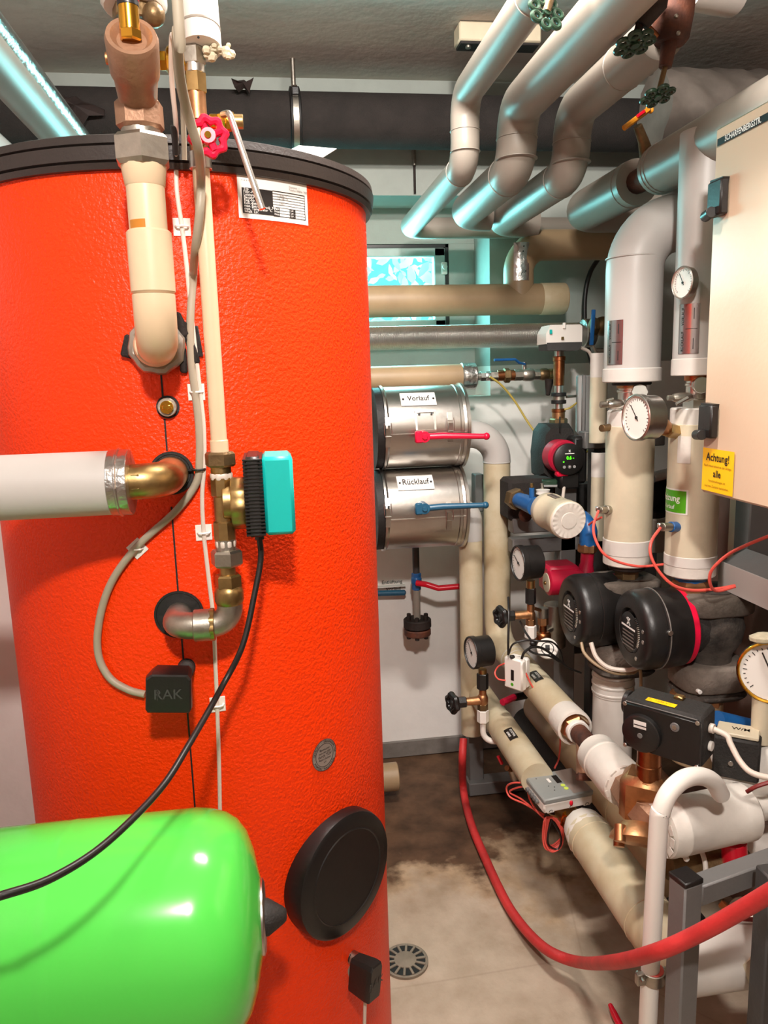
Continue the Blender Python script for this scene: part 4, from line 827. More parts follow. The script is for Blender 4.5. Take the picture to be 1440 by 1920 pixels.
# risers out of the drums and the floor runs towards the viewer
SX, RX2 = P(932, 1000, 2.3).x, P(883, 1100, 2.3).x
zs_ = P(900, 813, 2.3).z; sz_ = P(937, 1200, 2.3).z; rz_ = P(905, 1303, 2.3).z
t = thing('supply_pipe', 'dusty beige pipe elbowing out of the Vorlauf drum down to a copper nut', 'pipe', (SX, 2.3, sz_))
MB().tube(fillet([(P(866, 813, 2.3).x, 2.3, zs_), (SX, 2.3, zs_), (SX, 2.3, P(935, 866, 2.3).z)], .085, 12), .0425, 30).obj('elbow', 'jacket_pale', t)
MB().tube(fillet([(SX, 2.3, P(935, 862, 2.3).z), (SX, 2.3, sz_), (SX, 1.665, sz_)], .075, 12), .0415, 30).obj('jacket', 'jacket_dirty', t)
sleeves(t, [(V((SX, 2.3, P(935, 866, 2.3).z)), (0, 0, 1), .042), (V((P(880, 813, 2.3).x, 2.3, zs_)), (1, 0, 0), .042), (V((SX, 2.12, sz_)), (0, 1, 0), .041), (V((SX, 2.09, sz_)), (0, 1, 0), .041)], 'jacket_pale')
MB().lathe((SX, 1.72, sz_), (0, -1, 0), [(0, .0425), (.05, .0445), (.066, .0435), (.068, .038), (.05, .036)], 20).obj('tape_end', 'wrap_white', t)
fn = cwrap((SX, 1.895, sz_), (0, -1, 0), (-.35, -.2, 1), .0415, True); s = -1 if fn(0, .02).x > fn(0, 0).x else 1
def pipe_tag(t, fn, s, l1, l2, W=.062, H=.024):
    f = lambda x, y, o: fn(x, y * s, o); d_ = decal(t, 'pipe_label', f, W, H, 'label_black', 2, 4, .0012)
    text('lettering', l1, f, .0085, 'ink_white', d_, .002, .015, 1, 0, .005); text('lettering', l2, f, .0085, 'ink_white', d_, .002, .015, 1, 0, -.006)
pipe_tag(t, fn, s, 'PRIMÄR', 'VORLAUF')
t = thing('return_pipe', 'dusty beige pipe from the Rücklauf drum down and forward to the heat meter', 'pipe', (RX2, 2.3, rz_ - .1))
MB().tube(fillet([(P(862, 952, 2.3).x, 2.3, P(862, 958, 2.3).z), (RX2, 2.3, P(862, 958, 2.3).z), (RX2, 2.3, P(883, 1012, 2.3).z)], .05, 8), .037, 26).obj('elbow', 'jacket_pale', t)
MB().cyl((RX2, 2.3, P(883, 1374, 2.3).z), (RX2, 2.3, P(883, 1000, 2.3).z), .0365, 26, ch=.03).obj('jacket', 'jacket_dirty', t)
rrx = P(921, 1332, 2.15).x; rzr = P(921, 1332, 2.15).z
MB().tube([(rrx, 2.3, rzr), (rrx, 2.06, rzr)], .039, 28).obj('jacket', 'jacket_dirty', t)
MB().tube([(rrx, 2.065, rzr), (rrx, 1.735, rzr)], .042, 28).obj('jacket', 'jacket_dirty', t)
MB().tube([(RX2, 2.3, rzr), (rrx, 2.28, rzr)], .034, 20).obj('jacket', 'jacket_dirty', t)
fn = cwrap((rrx, 1.91, rzr), (0, -1, 0), (-.35, -.2, 1), .042, True); s = -1 if fn(0, .02).x > fn(0, 0).x else 1
pipe_tag(t, fn, s, 'PRIMÄR', 'RÜCKLAUF')
# vent pipe under the drums
XE = P(780, 1060, 2.5).x; YE = 2.50; t = thing('vent_pipe', 'thin vent pipe with blue valve, red lever and rusty flange below the drums', 'valve', P(782, 1180, YE))
vstack(t, XE, YE, 782, [(1010, 1082, 'c', 6.5, 'frame_dark', 'pipe_section'), (1074, 1082, 'h', 9, 'paint_blue', 'nut'), (1080, 1096, 'b', 10, 'paint_blue', 'valve_body'), (1094, 1106, 'h', 8.5, 'paint_blue', 'nut'), (1104, 1166, 'c', 6.5, 'jacket_grey', 'pipe_section'), (1160, 1176, 'c', 26, 'rust_dark', 'flange'), (1178, 1190, 'c', 25, 'rust', 'blind_flange')])
for k in range(6):
    a = 2 * pi * k / 6 + .3; q = V((XE + .034 * cos(a), YE + .034 * sin(a), 0)); MB().hexn((q.x, q.y, P(782, 1195, YE).z), (q.x, q.y, P(782, 1153, YE).z), .0075).obj('bolt', 'rust_dark', t)
MB().tube(fillet([P(781, 1093, 2.46), P(800, 1096, 2.44), P(822, 1103, 2.43), P(866, 1099, 2.42)], .01, 4), .0098, 10).obj('lever', 'paint_red', t)
fn = flat(P(735, 1098, YB - .002), (1, 0, 0), (0, 0, 1)); u_ = mpp(P(736, 1103, YB))
t = thing('wall_label', 'white wall label reading Entlüftung Vorlauf beside the blue lever', 'label', fn(0, -.03)); MB().box(fn(-.01, .002, .0008), .056, .026, .0012, b=.0004).obj('sheet', 'wall_paint', t)
text('lettering', 'Entlüftung', fn, .0185, 'ink', t, .0022, .006, 1, 0, .014); text('lettering', 'Vorlauf', fn, .0185, 'ink', t, .0022, .006, 1, .004, -.012)
tag(MB().cyl(P(690, 1113, 2.6), P(761, 1111, 2.6), .0105, 14, ch=.5).obj('valve_lever', 'blue_teal'), 'blue rod lever poking out from behind the tank under the wall label', 'lever')
c = P(718, 1458, 2.35); tag(MB().cyl((c.x - .25, 2.35, c.z), (P(746, 1458, 2.35).x, 2.35, c.z), .046, 28).obj('pipe_stub', 'jacket_tan'), 'tan pipe stub ending low behind the orange tank at floor level', 'pipe')
# ================================================================ STEEL PUMP FRAME (behind) AND SMALL ITEMS ON IT
t = thing('pump_stand', 'dark grey steel frame carrying pipes and pumps along the back wall', 'frame', (.9, 2.25, 0))
def beam(t, a, b, w, h, m, name, up=(0, 0, 1)):
    a, b = V(a), V(b); d = (b - a).normalized(); u = V(up); y = u.cross(d).normalized(); z = d.cross(y)
    return MB().box((a + b) / 2, (b - a).length / 2, w / 2, h / 2, X=d, Y=y, b=.003).obj(name, m, t)
xa_ = P(1060, 1000, 2.2).x
beam(t, (xa_, 2.2, 0), (xa_, 2.2, P(1060, 905, 2.2).z), .05, .05, 'frame_grey', 'post', (1, 0, 0))
YR = PZ(915, 1476, 0).y; beam(t, (P(890, 1420, YR).x, YR, .02), (P(890, 1420, YR).x, YR, P(885, 1340, YR).z), .05, .05, 'frame_grey', 'post', (1, 0, 0))
beam(t, (P(1120, 1000, 2.2).x, 2.2, 0), (P(1120, 1000, 2.2).x, 2.2, P(1120, 820, 2.2).z), .05, .05, 'frame_dark', 'post', (1, 0, 0))
for y_, Yb in ((982, 2.18), (1020, 2.2)):
    z = P(1000, y_, Yb).z; beam(t, (P(957, y_, Yb).x, Yb, z), (1.15, Yb, z), .05, .045, 'frame_grey', 'rail')
z = P(1110, 824, 2.16).z; beam(t, (P(1090, 824, 2.16).x, 2.16, z), (1.15, 2.16, z), .05, .05, 'frame_grey', 'rail')
z = P(1000, 902, 2.28).z; beam(t, (P(955, 902, 2.28).x, 2.28, z), (xa_, 2.28, z), .03, .03, 'frame_grey', 'rail')
beam(t, (P(873, 1462, YR).x, YR - .02, .024), (1.1, YR - .02, .024), .06, .045, 'frame_grey', 'foot_rail')
beam(t, (P(900, 890, 2.42).x, 2.45, P(900, 890, 2.42).z), (P(900, 960, 2.42).x, 2.45, P(900, 960, 2.42).z), .05, .03, 'frame_grey', 'bracket', (1, 0, 0))
# black dirty pump insulation block with blue fitting and white wrapped strainer
c = P(985, 938, 2.16); t = thing('insulation_block', 'black foam insulation block behind the blue painted pipe fitting', 'insulation', c)
MB().box(c + V((.02, .05, 0)), .07, .05, .062, b=.01).obj('block', 'foam', t)
t = thing('blue_fitting', 'blue painted pipe fitting with brass test nipple beside the black foam block', 'fitting', P(985, 938, 2.1))
MB().hexn(P(962, 934, 2.12), P(973, 937, 2.08), .031).obj('hex_nut', 'old_brass', t)
MB().tube([P(968, 936, 2.1), P(985, 942, 2.04), P(1004, 950, 1.99)], [.021, .023, .026], 18).obj('body', 'paint_blue', t)
MB().cyl(P(997, 942, 2.0), P(997, 915, 2.0), .0075, 12).obj('nipple', 'paint_blue', t); MB().cyl(P(997, 914, 2.0), P(997, 906, 2.0), .0045, 10).obj('nipple_tip', 'brass', t)
MB().ball(P(985, 966, 2.08), .02, 12).obj('drain_plug', 'rust', t)
a, b = P(1022, 954, 2.0), P(1066, 976, 1.86)
t = thing('wrapped_strainer', 'white wrapped stubby cylinder with creased paper-like end facing the room', 'strainer', a)
d = (b - a).normalized(); L = (b - a).length
MB().lathe(a, d, [(0, .042), (.008, .047), (L * .2, .048), (L * .21, .0495), (L * .26, .0495), (L * .27, .0485), (L - .03, .049), (L - .028, .0505), (L - .003, .0505), (L, .048)], 36).obj('jacket', 'jacket_beige', t)
rim = MB(); nn = 40; x, y = perp(d)
rr = [[b + d * h_ + (x * cos(2 * pi * k / nn) + y * sin(2 * pi * k / nn)) * r_ + d * (.0012 if k % 2 else 0) * f for k in range(nn)] for h_, r_, f in ((0, .049, 0), (.0035, .046, 1), (.003, .03, 1), (.0028, .022, 0), (.0045, .021, 0), (.0048, .001, 0))]
rim.loft(rr).obj('creased_end', 'wrap_white', t, 20)
fn = cwrap(a.lerp(b, .45), d, (-.1, -.3, 1), .0492, True); s = -1 if fn(0, .02).x > fn(0, 0).x else 1
dl = decal(t, 'pipe_label', lambda u_, v_, o: fn(u_, v_ * s, o), .05, .016, 'wrap_grey', 2, 4, .0014)
text('lettering', 'SCHMUTZFÄNGER', lambda u_, v_, o: fn(u_, v_ * s, o), .005, 'ink', dl, .002, .01)
c = P(1030, 904, 2.14); t = thing('circuit_box', 'tiny green topped sensor box on a white base under the display pump', 'sensor', c); MB().box(c, .022, .018, .008, X=(1, -.3, 0), Y=(.3, 1, 0)).obj('cover', 'green_wheel', t); MB().box(c + V((0, 0, -.009)), .022, .018, .004, X=(1, -.3, 0), Y=(.3, 1, 0)).obj('base', 'plastic_grey', t)
MB().cyl(P(1016, 906, 2.1), P(1017, 918, 2.1), .005, 10).obj('clip', 'zinc', t); MB().lathe(P(1018, 926, 2.08), (0, 0, 1), [(0, .02), (.006, .018), (.012, .02)], 18).obj('collar', 'plastic_white', t)
# blue elbow, brass nut and the red pump
YRP = 2.0; zp = P(1065, 1080, YRP).z; t = thing('blue_elbow', 'blue painted elbow with bronze nut above the red pump', 'fitting', P(1102, 1030, YRP))
MB().tube(fillet([P(1092, 965, 2.04), P(1106, 975, 2.0), P(1102, 1022, YRP)], .05, 8), [.012 + .012 * min(1, i / 8) for i in range(len(fillet([P(1092, 965, 2.04), P(1106, 975, 2.0), P(1102, 1022, YRP)], .05, 8)))], 20).obj('elbow', 'paint_blue', t)
MB().hexn(P(1101, 1036, YRP), P(1102, 1019, YRP), .027).obj('union_nut', 'bronze', t)
xf = P(1028, 1085, YRP).x; t = thing('red_pump', 'crimson circulator pump with cream end disc behind the black pumps', 'pump', (xf + .08, YRP, zp))
MB().box((xf + .03, YRP, zp), .045, .042, .04, b=.008).obj('terminal_box', 'pump_red', t)
MB().lathe((xf - .016, YRP - .03, zp - .006), (1, 0, 0), [(0, .03), (.004, .036), (.07, .036), (.1, .03)], 30).obj('motor', 'pump_red', t)
MB().lathe((xf - .02, YRP - .03, zp - .006), (1, 0, 0), [(0, .012), (.002, .026), (.005, .028)], 28).obj('end_disc', 'jacket_beige', t)
MB().ball((xf - .02, YRP - .032, zp - .006), .006, 10).obj('vent_screw', 'brass', t)
MB().tube([P(1102, 1034, YRP), P(1100, 1056, YRP), P(1096, 1085, YRP)], [.019, .018, .03], 20).obj('housing', 'pump_red', t)
# black gauges with their cocks
YG = 1.95
c = P(971, 1056, YG); gauge('pressure_gauge', c, (-.99, -.1, 0), .049, .062, 'black pressure gauge beside the red pump', needle_deg=60)
g1 = P(994, 1100, YG)
def cock(label, X, Y, px, rows, hy, hpx, hw, side=1):
    t = thing('gauge_cock', label, 'valve', (X, Y, P(px, rows[-1][1], Y).z)); vstack(t, X, Y, px, rows)
    z = P(px, hy, Y).z; u_ = mpp((X, Y, z))
    MB().tube([(X, Y, z), (X - 34 * u_, Y, z)], [9 * u_, 7 * u_], 12).obj('spindle_arm', 'bronze', t)
    MB().hexn((X - 32 * u_, Y, z), (X - 48 * u_, Y, z), 11 * u_).obj('gland_nut', 'black_plastic', t)
    MB().tube([(X - 46 * u_, Y, z), (X - 58 * u_, Y, z)], 3 * u_, 8).obj('spindle', 'zinc', t)
    MB().torus((X - 58 * u_, Y, z), (1, .35, 0), 14 * u_, 6.5 * u_, 28, 8, lambda a: .12 * sin(6 * a)).cyl((X - 62 * u_, Y, z), (X - 54 * u_, Y, z), 12 * u_, 14).obj('hand_knob', 'black_plastic', t)
    return t
X_ = P(995, 1140, YG).x
cock('brass gauge cock with black knob under the upper black gauge', X_, YG, 995, [(1088, 1106, 'c', 8, 'brass', 'nipple'), (1102, 1132, 'h', 10, 'black_plastic', 'coupling_nut'), (1130, 1152, 'c', 7, 'bronze', 'neck'), (1146, 1164, 'b', 9, 'bronze', 'body'), (1160, 1174, 'h', 9, 'bronze', 'hex_nut'), (1172, 1196, 'h', 11, 'plastic_white', 'white_nut')], 1152, 995, 0)
c = P(883, 1224, 2.03); gauge('pressure_gauge', c, (-.98, -.18, 0), .047, .06, 'black pressure gauge standing on a brass stem in front of the beige risers', needle_deg=40)
YG2 = 2.03; X_ = P(905, 1300, YG2).x
t = cock('brass gauge cock with black knob and bent white tube beside the beige riser', X_, YG2, 905, [(1254, 1266, 'c', 8, 'brass', 'nipple'), (1262, 1292, 'h', 11, 'black_plastic', 'coupling_nut'), (1288, 1310, 'c', 7, 'bronze', 'neck'), (1302, 1322, 'b', 10, 'bronze', 'body'), (1318, 1334, 'h', 10, 'old_brass', 'hex_nut'), (1330, 1354, 'h', 11, 'plastic_white', 'white_nut')], 1313, 905, 0)
MB().tube(fillet([(X_, YG2, P(905, 1350, YG2).z), (X_, YG2, P(905, 1390, YG2).z), P(949, 1390, YG2 - .02)], .03, 7), .0085, 14).obj('tube', 'plastic_white', t)
# brass air vent by the supply pipe
t = thing('air_vent', 'copper air vent fitting behind the white hexagon nut', 'fitting', P(1018, 1190, 2.0)); X_ = P(1018, 1180, 2.0).x
vstack(t, X_, 2.0, 1018, [(1140, 1158, 'c', 10, 'zinc', 'cap'), (1156, 1172, 'h', 10, 'bronze', 'hex_nut'), (1170, 1186, 'c', 7, 'copper', 'neck'), (1184, 1200, 'b', 15, 'copper', 'body')])
MB().tube([(X_, 2.0, P(1018, 1146, 2.0).z), P(1000, 1140, 1.97)], .005, 10).obj('bridge', 'bronze', t)
# grey canister behind
a = P(1040, 1175, 2.08); MB().cyl(a + V((0, 0, -.06)), a + V((0, 0, .07)), .032, 26).obj('canister', 'zinc', t); MB().tube([a, V((X_, 2.0, P(1018, 1190, 2.0).z))], .008, 10).obj('connector', 'zinc', t)
# white disc of a self-adhesive reel
c = P(1026, 1216, 1.93); n = V((-.25, -.9, .35)).normalized(); t = thing('sensor_disc', 'round white sensor disc with black logo hanging in the black cable loops', 'sensor', c)
MB().lathe(c, n, [(0, .0285), (.008, .0285), (.01, .026)], 36).obj('disc', 'plastic_white', t)
x, y = perp(n); MB().torus(c + n * .0102, n, .0165, .0012, 30, 6).box(c + n * .0104 + y * .002, .006, .0075, .0004, X=x, Y=y).obj('emblem', 'ink', t)
# white sensor transmitter box
c = P(966, 1262, 1.88); nx = V((-.80, -.6, 0)).normalized(); xd = V((-.6, .8, 0)) * -1; t = thing('transmitter_box', 'white wireless transmitter box strapped to the beige supply pipe', 'sensor', c)
MB().box(c, .03, .011, .044, X=xd, Y=nx, b=.006).obj('front_half', 'plastic_white', t); MB().box(c - nx * .02, .028, .011, .042, X=xd, Y=nx, b=.006).obj('back_half', 'plastic_white', t)
fn = flat(c + nx * .0111, -xd if xd.x < 0 else xd, (0, 0, 1))
rect(t, 'display_window', fn, -.006, .004, -.018, .012, 'ink', .0004, 1); MB().cyl(fn(-.002, -.029, 0), fn(-.002, -.029, .0006), .0045, 14).obj('logo_dot', 'green_label', t)
MB().box(c + V((-.008, 0, .046)), .006, .005, .004, b=.001).obj('socket', 'black_plastic', t)
CB = c + V((-.008, 0, .046))
def coil(name, label, pts, r, m, cat='cable', n=8): return tag(MB().tube(spline([P(*p) for p in pts], n), r, 8).obj(name, m), label, cat)
coil('antenna_cable', 'black cable rising straight from the white transmitter box', [(953, 1228, 1.88), (953, 1200, 1.88), (954, 1150, 1.9), (953, 1120, 1.95)], .0032, 'cable_black')
coil('antenna_cable', 'black cable looping over the beige pipe around the white disc', [(954, 1226, 1.88), (962, 1208, 1.87), (985, 1201, 1.86), (1010, 1202, 1.84), (1035, 1204, 1.86), (1050, 1220, 1.88), (1060, 1248, 1.9), (1090, 1262, 1.9)], .0026, 'cable_black')
coil('antenna_cable', 'black cable strand crossing the pipe label on the beige supply pipe', [(975, 1165, 1.95), (985, 1185, 1.9), (998, 1206, 1.86), (992, 1218, 1.855), (1005, 1226, 1.85), (1030, 1230, 1.85), (1048, 1240, 1.87)], .003, 'cable_black')
coil('cable_strap', 'brown-black strap around the beige pipe behind the transmitter box', [(978, 1235, 1.84), (984, 1222, 1.835), (1000, 1213, 1.845), (1018, 1216, 1.85), (1036, 1228, 1.86), (1058, 1246, 1.88)], .0035, 'cable_black')
MB_ = MB().ball(P(1000, 1206, 1.85), .009, 10, (1.2, .8, .9)); tag(MB_.obj('cable_knot', 'cable_black'), 'black knot where the antenna cables are tied together', 'tie')
coil('sensor_wire', 'coral red wire curling out behind the white transmitter box', [(946, 1244, 1.9), (934, 1250, 1.92), (928, 1262, 1.92), (934, 1273, 1.9), (948, 1276, 1.89)], .0022, 'wire_red')
coil('sensor_wire', 'coral red wire hanging along the beige supply pipe down to the heat meter', [(986, 1262, 1.86), (1000, 1290, 1.86), (1024, 1318, 1.86), (1040, 1345, 1.86), (1050, 1380, 1.86), (1048, 1420, 1.85), (1040, 1440, 1.82)], .0024, 'wire_red')
t = thing('drain_valve', 'small drain valve with crimson lever under the transmitter box', 'valve', P(950, 1312, 2.1)); MB().tube([P(942, 1317, 2.0), P(964, 1307, 2.03)], .010, 8).obj('lever', 'pump_red', t); MB().cyl(P(962, 1308, 2.03), P(985, 1304, 2.1), .011, 12).obj('body', 'rust_dark', t)
t = thing('drain_valve', 'little brass drain valve with red lever under the return pipe', 'valve', P(965, 1440, 2.02)); MB().tube([P(950, 1440, 2.0), P(962, 1444, 2.02)], .008, 8).obj('nipple', 'bronze', t); MB().cyl(P(960, 1442, 2.02), P(966, 1460, 2.02), .013, 12).obj('body', 'zinc', t); MB().tube([P(934, 1418, 2.0), P(941, 1432, 2.0)], .005, 8).obj('lever', 'paint_red', t)

# ================================================================ HEAT METER ON THE RETURN PIPE
mzt = P(1050, 1470, 1.72); ctr = P(1047, 1486, 1.70); xd = V((1, .12, .02)).normalized(); up_ = V((0.0, -.06, 1)).normalized(); yd = up_.cross(xd)
t = thing('heat_meter', 'grey and white heat meter box sitting on the return pipe', 'meter', ctr)
def mbox(c, a, b, h, m, name, bev=.004): return MB().box(c, a, b, h, X=xd, Y=yd, b=bev).obj(name, m, t)
mbox(ctr, .066, .052, .0135, 'plastic_white', 'base'); top = ctr + up_ * .019; mbox(top, .067, .054, .0075, 'grey_lid', 'lid')
fl = flat(top + up_ * .0076, xd, yd)
rect(t, 'display_window', fl, -.004, .010, .0, .034, 'ink', .0005, 1); rect(t, 'type_sticker', fl, -.022, -.015, .008, .026, 'label_white', .0005, 1); rect(t, 'lid_shade_panel', fl, .014, .062, -.05, .05, 'label_grey', .0003, 1)
for y_ in (-.012, -.026): MB().cyl(fl(.004 - y_ * .1, y_, 0), fl(.004 - y_ * .1, y_, .0012), .0058, 16).obj('lime_button', 'lime', t)
for (x_, y_) in ((-.03, -.004), (-.018, -.012), (-.024, -.024), (-.045, .034)): MB().cyl(fl(x_, y_, 0), fl(x_, y_, .0005), .0016, 8).obj('print_dot', 'ink', t)
ff = flat(ctr - yd * .0522, xd, up_)
MB().ball(ff(.006, .004, .002), .006, 10, (.8, .6, 1.2)).obj('red_seal', 'paint_red', t); MB().tube([ff(.004, -.002, .003), ff(.001, -.011, .002)], .0006, 5).obj('seal_wire', 'ink_grey', t)
for x_ in (-.048, .05): rect(t, 'clip_plate', ff, x_ - .009, x_ + .009, -.012, .004, 'label_white', .0008, 1); MB().tube([ff(x_ - .005, -.010, .001), ff(x_ - .002, -.005, .001), ff(x_ + .003, -.005, .001), ff(x_ + .005, -.009, .001)], .0007, 5).obj('clip_hook', 'ink', t)
lf_ = flat(ctr - xd * .0662, yd * -1, up_)
for k in range(5): MB().cyl(lf_(-.03 + k * .013, .004, 0), lf_(-.03 + k * .013, .004, .008), .0055, 10).obj('cable_gland', 'frame_grey', t)
t = thing('flow_sensor', 'brass flow sensor body under the heat meter', 'meter', P(1065, 1530, 1.7)); MB().tube([P(1030, 1500, 1.78), P(1064, 1528, 1.70), P(1090, 1548, 1.64)], [.03, .027, .03], 18).obj('body', 'brass', t); MB().hexn(P(1066, 1532, 1.69), P(1082, 1544, 1.66), .031).obj('hex_nut', 'brass_gold', t); MB().cyl(P(1046, 1528, 1.72), P(1046, 1500, 1.735), .02, 14).obj('mount', 'black_plastic', t)
rn = random.Random(9); pts = []
for k in range(7):
    o = rn.uniform(-4, 4)
    pts += [(1024 + o + k * .8, 1535, 1.68 + k * .003), (1022 + o, 1575 + rn.uniform(-3, 8), 1.67 + k * .004), (1034 + o, 1597 - k * 2, 1.665 + k * .004), (1052 + o * .5, 1588 - k * 3, 1.67 + k * .003), (1055 + o * .4, 1566 - k * 2, 1.675), (1042 + o * .5, 1540 - k, 1.685 + k * .002)]
tag(MB().tube(spline([P(*p) for p in pts], 5), .0021, 6).obj('wire_bundle', 'wire_red'), 'tied bundle of coral wires hanging under the heat meter', 'cable')
pts = [(1030 + rn.uniform(-4, 8), y_, 1.672) for y_ in (1536, 1562, 1584)] + [(1046, 1592, 1.668), (1052, 1570, 1.67), (1036, 1540, 1.68)]
tag(MB().tube(spline([P(*p) for p in pts], 5), .0024, 6).obj('wire_bundle', 'cable_black'), 'black wire loop inside the coral bundle under the heat meter', 'cable')
for i, pp in enumerate([[(985, 1468, 1.74), (962, 1468, 1.77), (950, 1476, 1.8), (956, 1494, 1.79), (985, 1508, 1.75), (1020, 1528, 1.7)], [(986, 1474, 1.74), (966, 1478, 1.77), (956, 1486, 1.79), (980, 1500, 1.76), (1018, 1532, 1.7)], [(990, 1486, 1.735), (994, 1500, 1.73), (1006, 1520, 1.71), (1022, 1536, 1.69)]]):
    coil('meter_wire', ('outermost coral wire looping from the side of the heat meter', 'inner coral wire looping from the side of the heat meter', 'short coral wire dropping below the heat meter glands')[i], pp, .0024, 'wire_red')
# lower thick return pipe, elbow and outlet
za_ = P(1108, 1568, 1.52); XL2, ZL2 = za_.x, za_.z - .004
t = thing('return_pipe', 'thick dirty white insulated pipe running low beside the floor to an elbow', 'pipe', (XL2, 1.4, ZL2 - .05))
ye = 1.13; MB().tube(fillet([(XL2, 1.535, ZL2), (XL2, ye, ZL2), (XL2 + .11, ye, ZL2)], .055, 9), .0525, 32).obj('jacket', 'jacket_dirty', t)
MB().tube([(XL2, ye, ZL2), (XL2 + .17, ye, ZL2)], .053, 28).obj('outlet_jacket', 'jacket_white', t)
MB().lathe((XL2, 1.52, ZL2), (0, 1, 0), [(0, .053), (.004, .0545), (.035, .05), (.055, .043), (.056, .036)], 12).obj('tape_end', 'wrap_white', t)
sleeves(t, [(V((XL2, 1.5, ZL2)), (0, 1, 0), .0525), (V((XL2, 1.24, ZL2)), (0, 1, 0), .0525), (V((XL2 + .15, ye, ZL2)), (1, 0, 0), .053)], 'jacket_dirty')
q = P(1392, 1800, 1.12); MB().tube([(XL2 + .16, ye, ZL2), (XL2 + .20, ye, ZL2)], .03, 20).obj('tape_cuff', 'wrap_white', t)
tag(MB().tube([P(1398, 1795, 1.1), P(1428, 1830, 1.08)], [.024, .027], 20).obj('pipe_stub', 'jacket_beige'), 'cut cream pipe stub beside the dark frame post', 'pipe')

# ================================================================ SUPPLY VALVE GROUP
S = lambda y: V((SX, y, sz_))
t = thing('strainer', 'bronze Y strainer between the beige supply pipe and the white wrapped pipe', 'strainer', S(1.58))
MB().hexn(S(1.672), S(1.642), .034).obj('union_nut', 'bronze', t); MB().cyl(S(1.646), S(1.63), .028, 22).obj('white_ring', 'plastic_white', t)
MB().tube([S(1.63), S(1.53)], .022, 20).obj('body', 'rust', t); MB().cyl(S(1.60), S(1.555) + V((-.016, 0, -.065)), .019, 18).obj('strainer_leg', 'bronze_cast', t); MB().hexn(S(1.56) + V((-.0145, 0, -.06)), S(1.55) + V((-.017, 0, -.078)), .021).obj('plug', 'rust', t)
MB().hexn(S(1.54), S(1.525), .03).obj('end_nut', 'bronze', t)
t = thing('wrapped_pipe', 'short white tape-wrapped pipe leading into the bronze mixing valve', 'pipe', S(1.45))
MB().lathe(S(1.53), (0, -1, 0), [(0, .034), (.003, .046), (.04, .047), (.042, .0485), (.046, .0485), (.048, .047), (.125, .049), (.145, .046), (.152, .036)], 30).obj('jacket', 'wrap_white', t)
for k in range(11):
    a = 2 * pi * k / 11; e = V((cos(a), 0, sin(a))); MB().box(S(1.382) + e * .041, .008, .0005, .004, X=V((0, 1, 0)).cross(e), Y=(0, 1, 0)).obj('tape_flap', 'wrap_white', t)
# bronze three way valve
vc = S(1.29); t = thing('mixing_valve', 'bright bronze three way mixing valve under the black actuator', 'valve', vc)
MB().lathe(S(1.38), (0, -1, 0), [(0, .036), (.02, .04), (.05, .043), (.09, .045), (.13, .04), (.15, .03)], 8).obj('body', 'bronze_cast', t)
MB().box(vc + V((-.002, .01, .026)), .043, .038, .05, X=(.8, -.6, 0), Y=(.6, .8, 0), b=.014).obj('body_block', 'bronze', t)
MB().box(vc + V((-.02, -.03, .02)), .017, .0015, .014, X=(.8, -.6, 0), Y=(.6, .8, 0)).obj('cast_panel', 'bronze_cast', t)
MB().cyl(vc, vc + V((0, 0, .07)), .026, 22).obj('bonnet', 'bronze', t); MB().cyl(vc + V((0, 0, .05)), vc + V((0, 0, .1)), .024, 22).obj('neck', 'copper', t); MB().torus(vc + V((0, 0, .058)), (0, 0, 1), .026, .003, 26, 8).obj('neck_ring', 'brass_gold', t)
MB().tube([vc + V((0, 0, -.01)), vc + V((.07, 0, -.01))], .028, 20).obj('side_port', 'bronze_cast', t)
MB().tube([vc + V((0, -.01, 0)), vc + V((-.024, -.045, -.035))], [.03, .034], 18).obj('lower_port', 'bronze', t)
fc = vc + V((-.05, -.06, -.022)); nf = V((-.25, -.55, -.7)).normalized(); fx, fy = perp(nf)
MB().lathe(fc + V((.008, .02, .025)), nf, [(0, .03), (.02, .047), (.03, .05), (.036, .03)], 24).obj('cover_flange', 'bronze', t)
for k in range(4):
    a = pi / 4 + k * pi / 2; MB().cyl(fc + (fx * cos(a) + fy * sin(a)) * .045 + nf * -.022, fc + (fx * cos(a) + fy * sin(a)) * .045 + nf * .008, .0105, 12).obj('flange_lug', 'bronze', t)
# black actuator on top
ac = P(1254, 1360, 1.25) ; ax_ = V((.63, -.77, 0)).normalized(); an = V((-.77, -.63, 0)).normalized(); tl = V((.0, 0, 1))
upA = (tl + an * .06).normalized(); anA = (an - upA * an.dot(upA)).normalized(); axA = upA.cross(anA) * -1
axA = axA if axA.dot(ax_) > 0 else -axA
t = thing('valve_actuator', 'black motor actuator with dial window and yellow warning strip on the bronze valve', 'actuator', ac)
Hb = .050
MB().box(ac, .073, .033, Hb, X=axA, Y=anA, Z=upA, b=.006).obj('housing', 'black_matte', t)
fA = flat(ac + anA * .0332, axA, upA)
MB().box(fA(0, -.002, .002), .072, .003, Hb - .006, X=axA, Y=anA, Z=upA, b=.002).obj('front_plate', 'black_plastic', t)
fB = lambda x, y, o=0: fA(x, y, o + .005)
MB().lathe(fB(-.034, -.008, 0), anA, [(0, .037), (.008, .036), (.01, .033)], 40).obj('dial_disc', 'black_plastic', t)
w0 = decal(t, 'dial_window', lambda x, y, o: fB(-.034 + x, .012 + y, o), .024, .015, 'label_white', 3, 1, .0108); MB().box(fB(-.033, .011, .0116), .012, .0003, .0009, X=axA, Y=anA, Z=upA, b=.0001).obj('window_line', 'ink', w0)
MB().cyl(fB(-.034, -.010, .009), fB(-.034, -.010, .0115), .005, 14).obj('dial_hub', 'frame_grey', t)
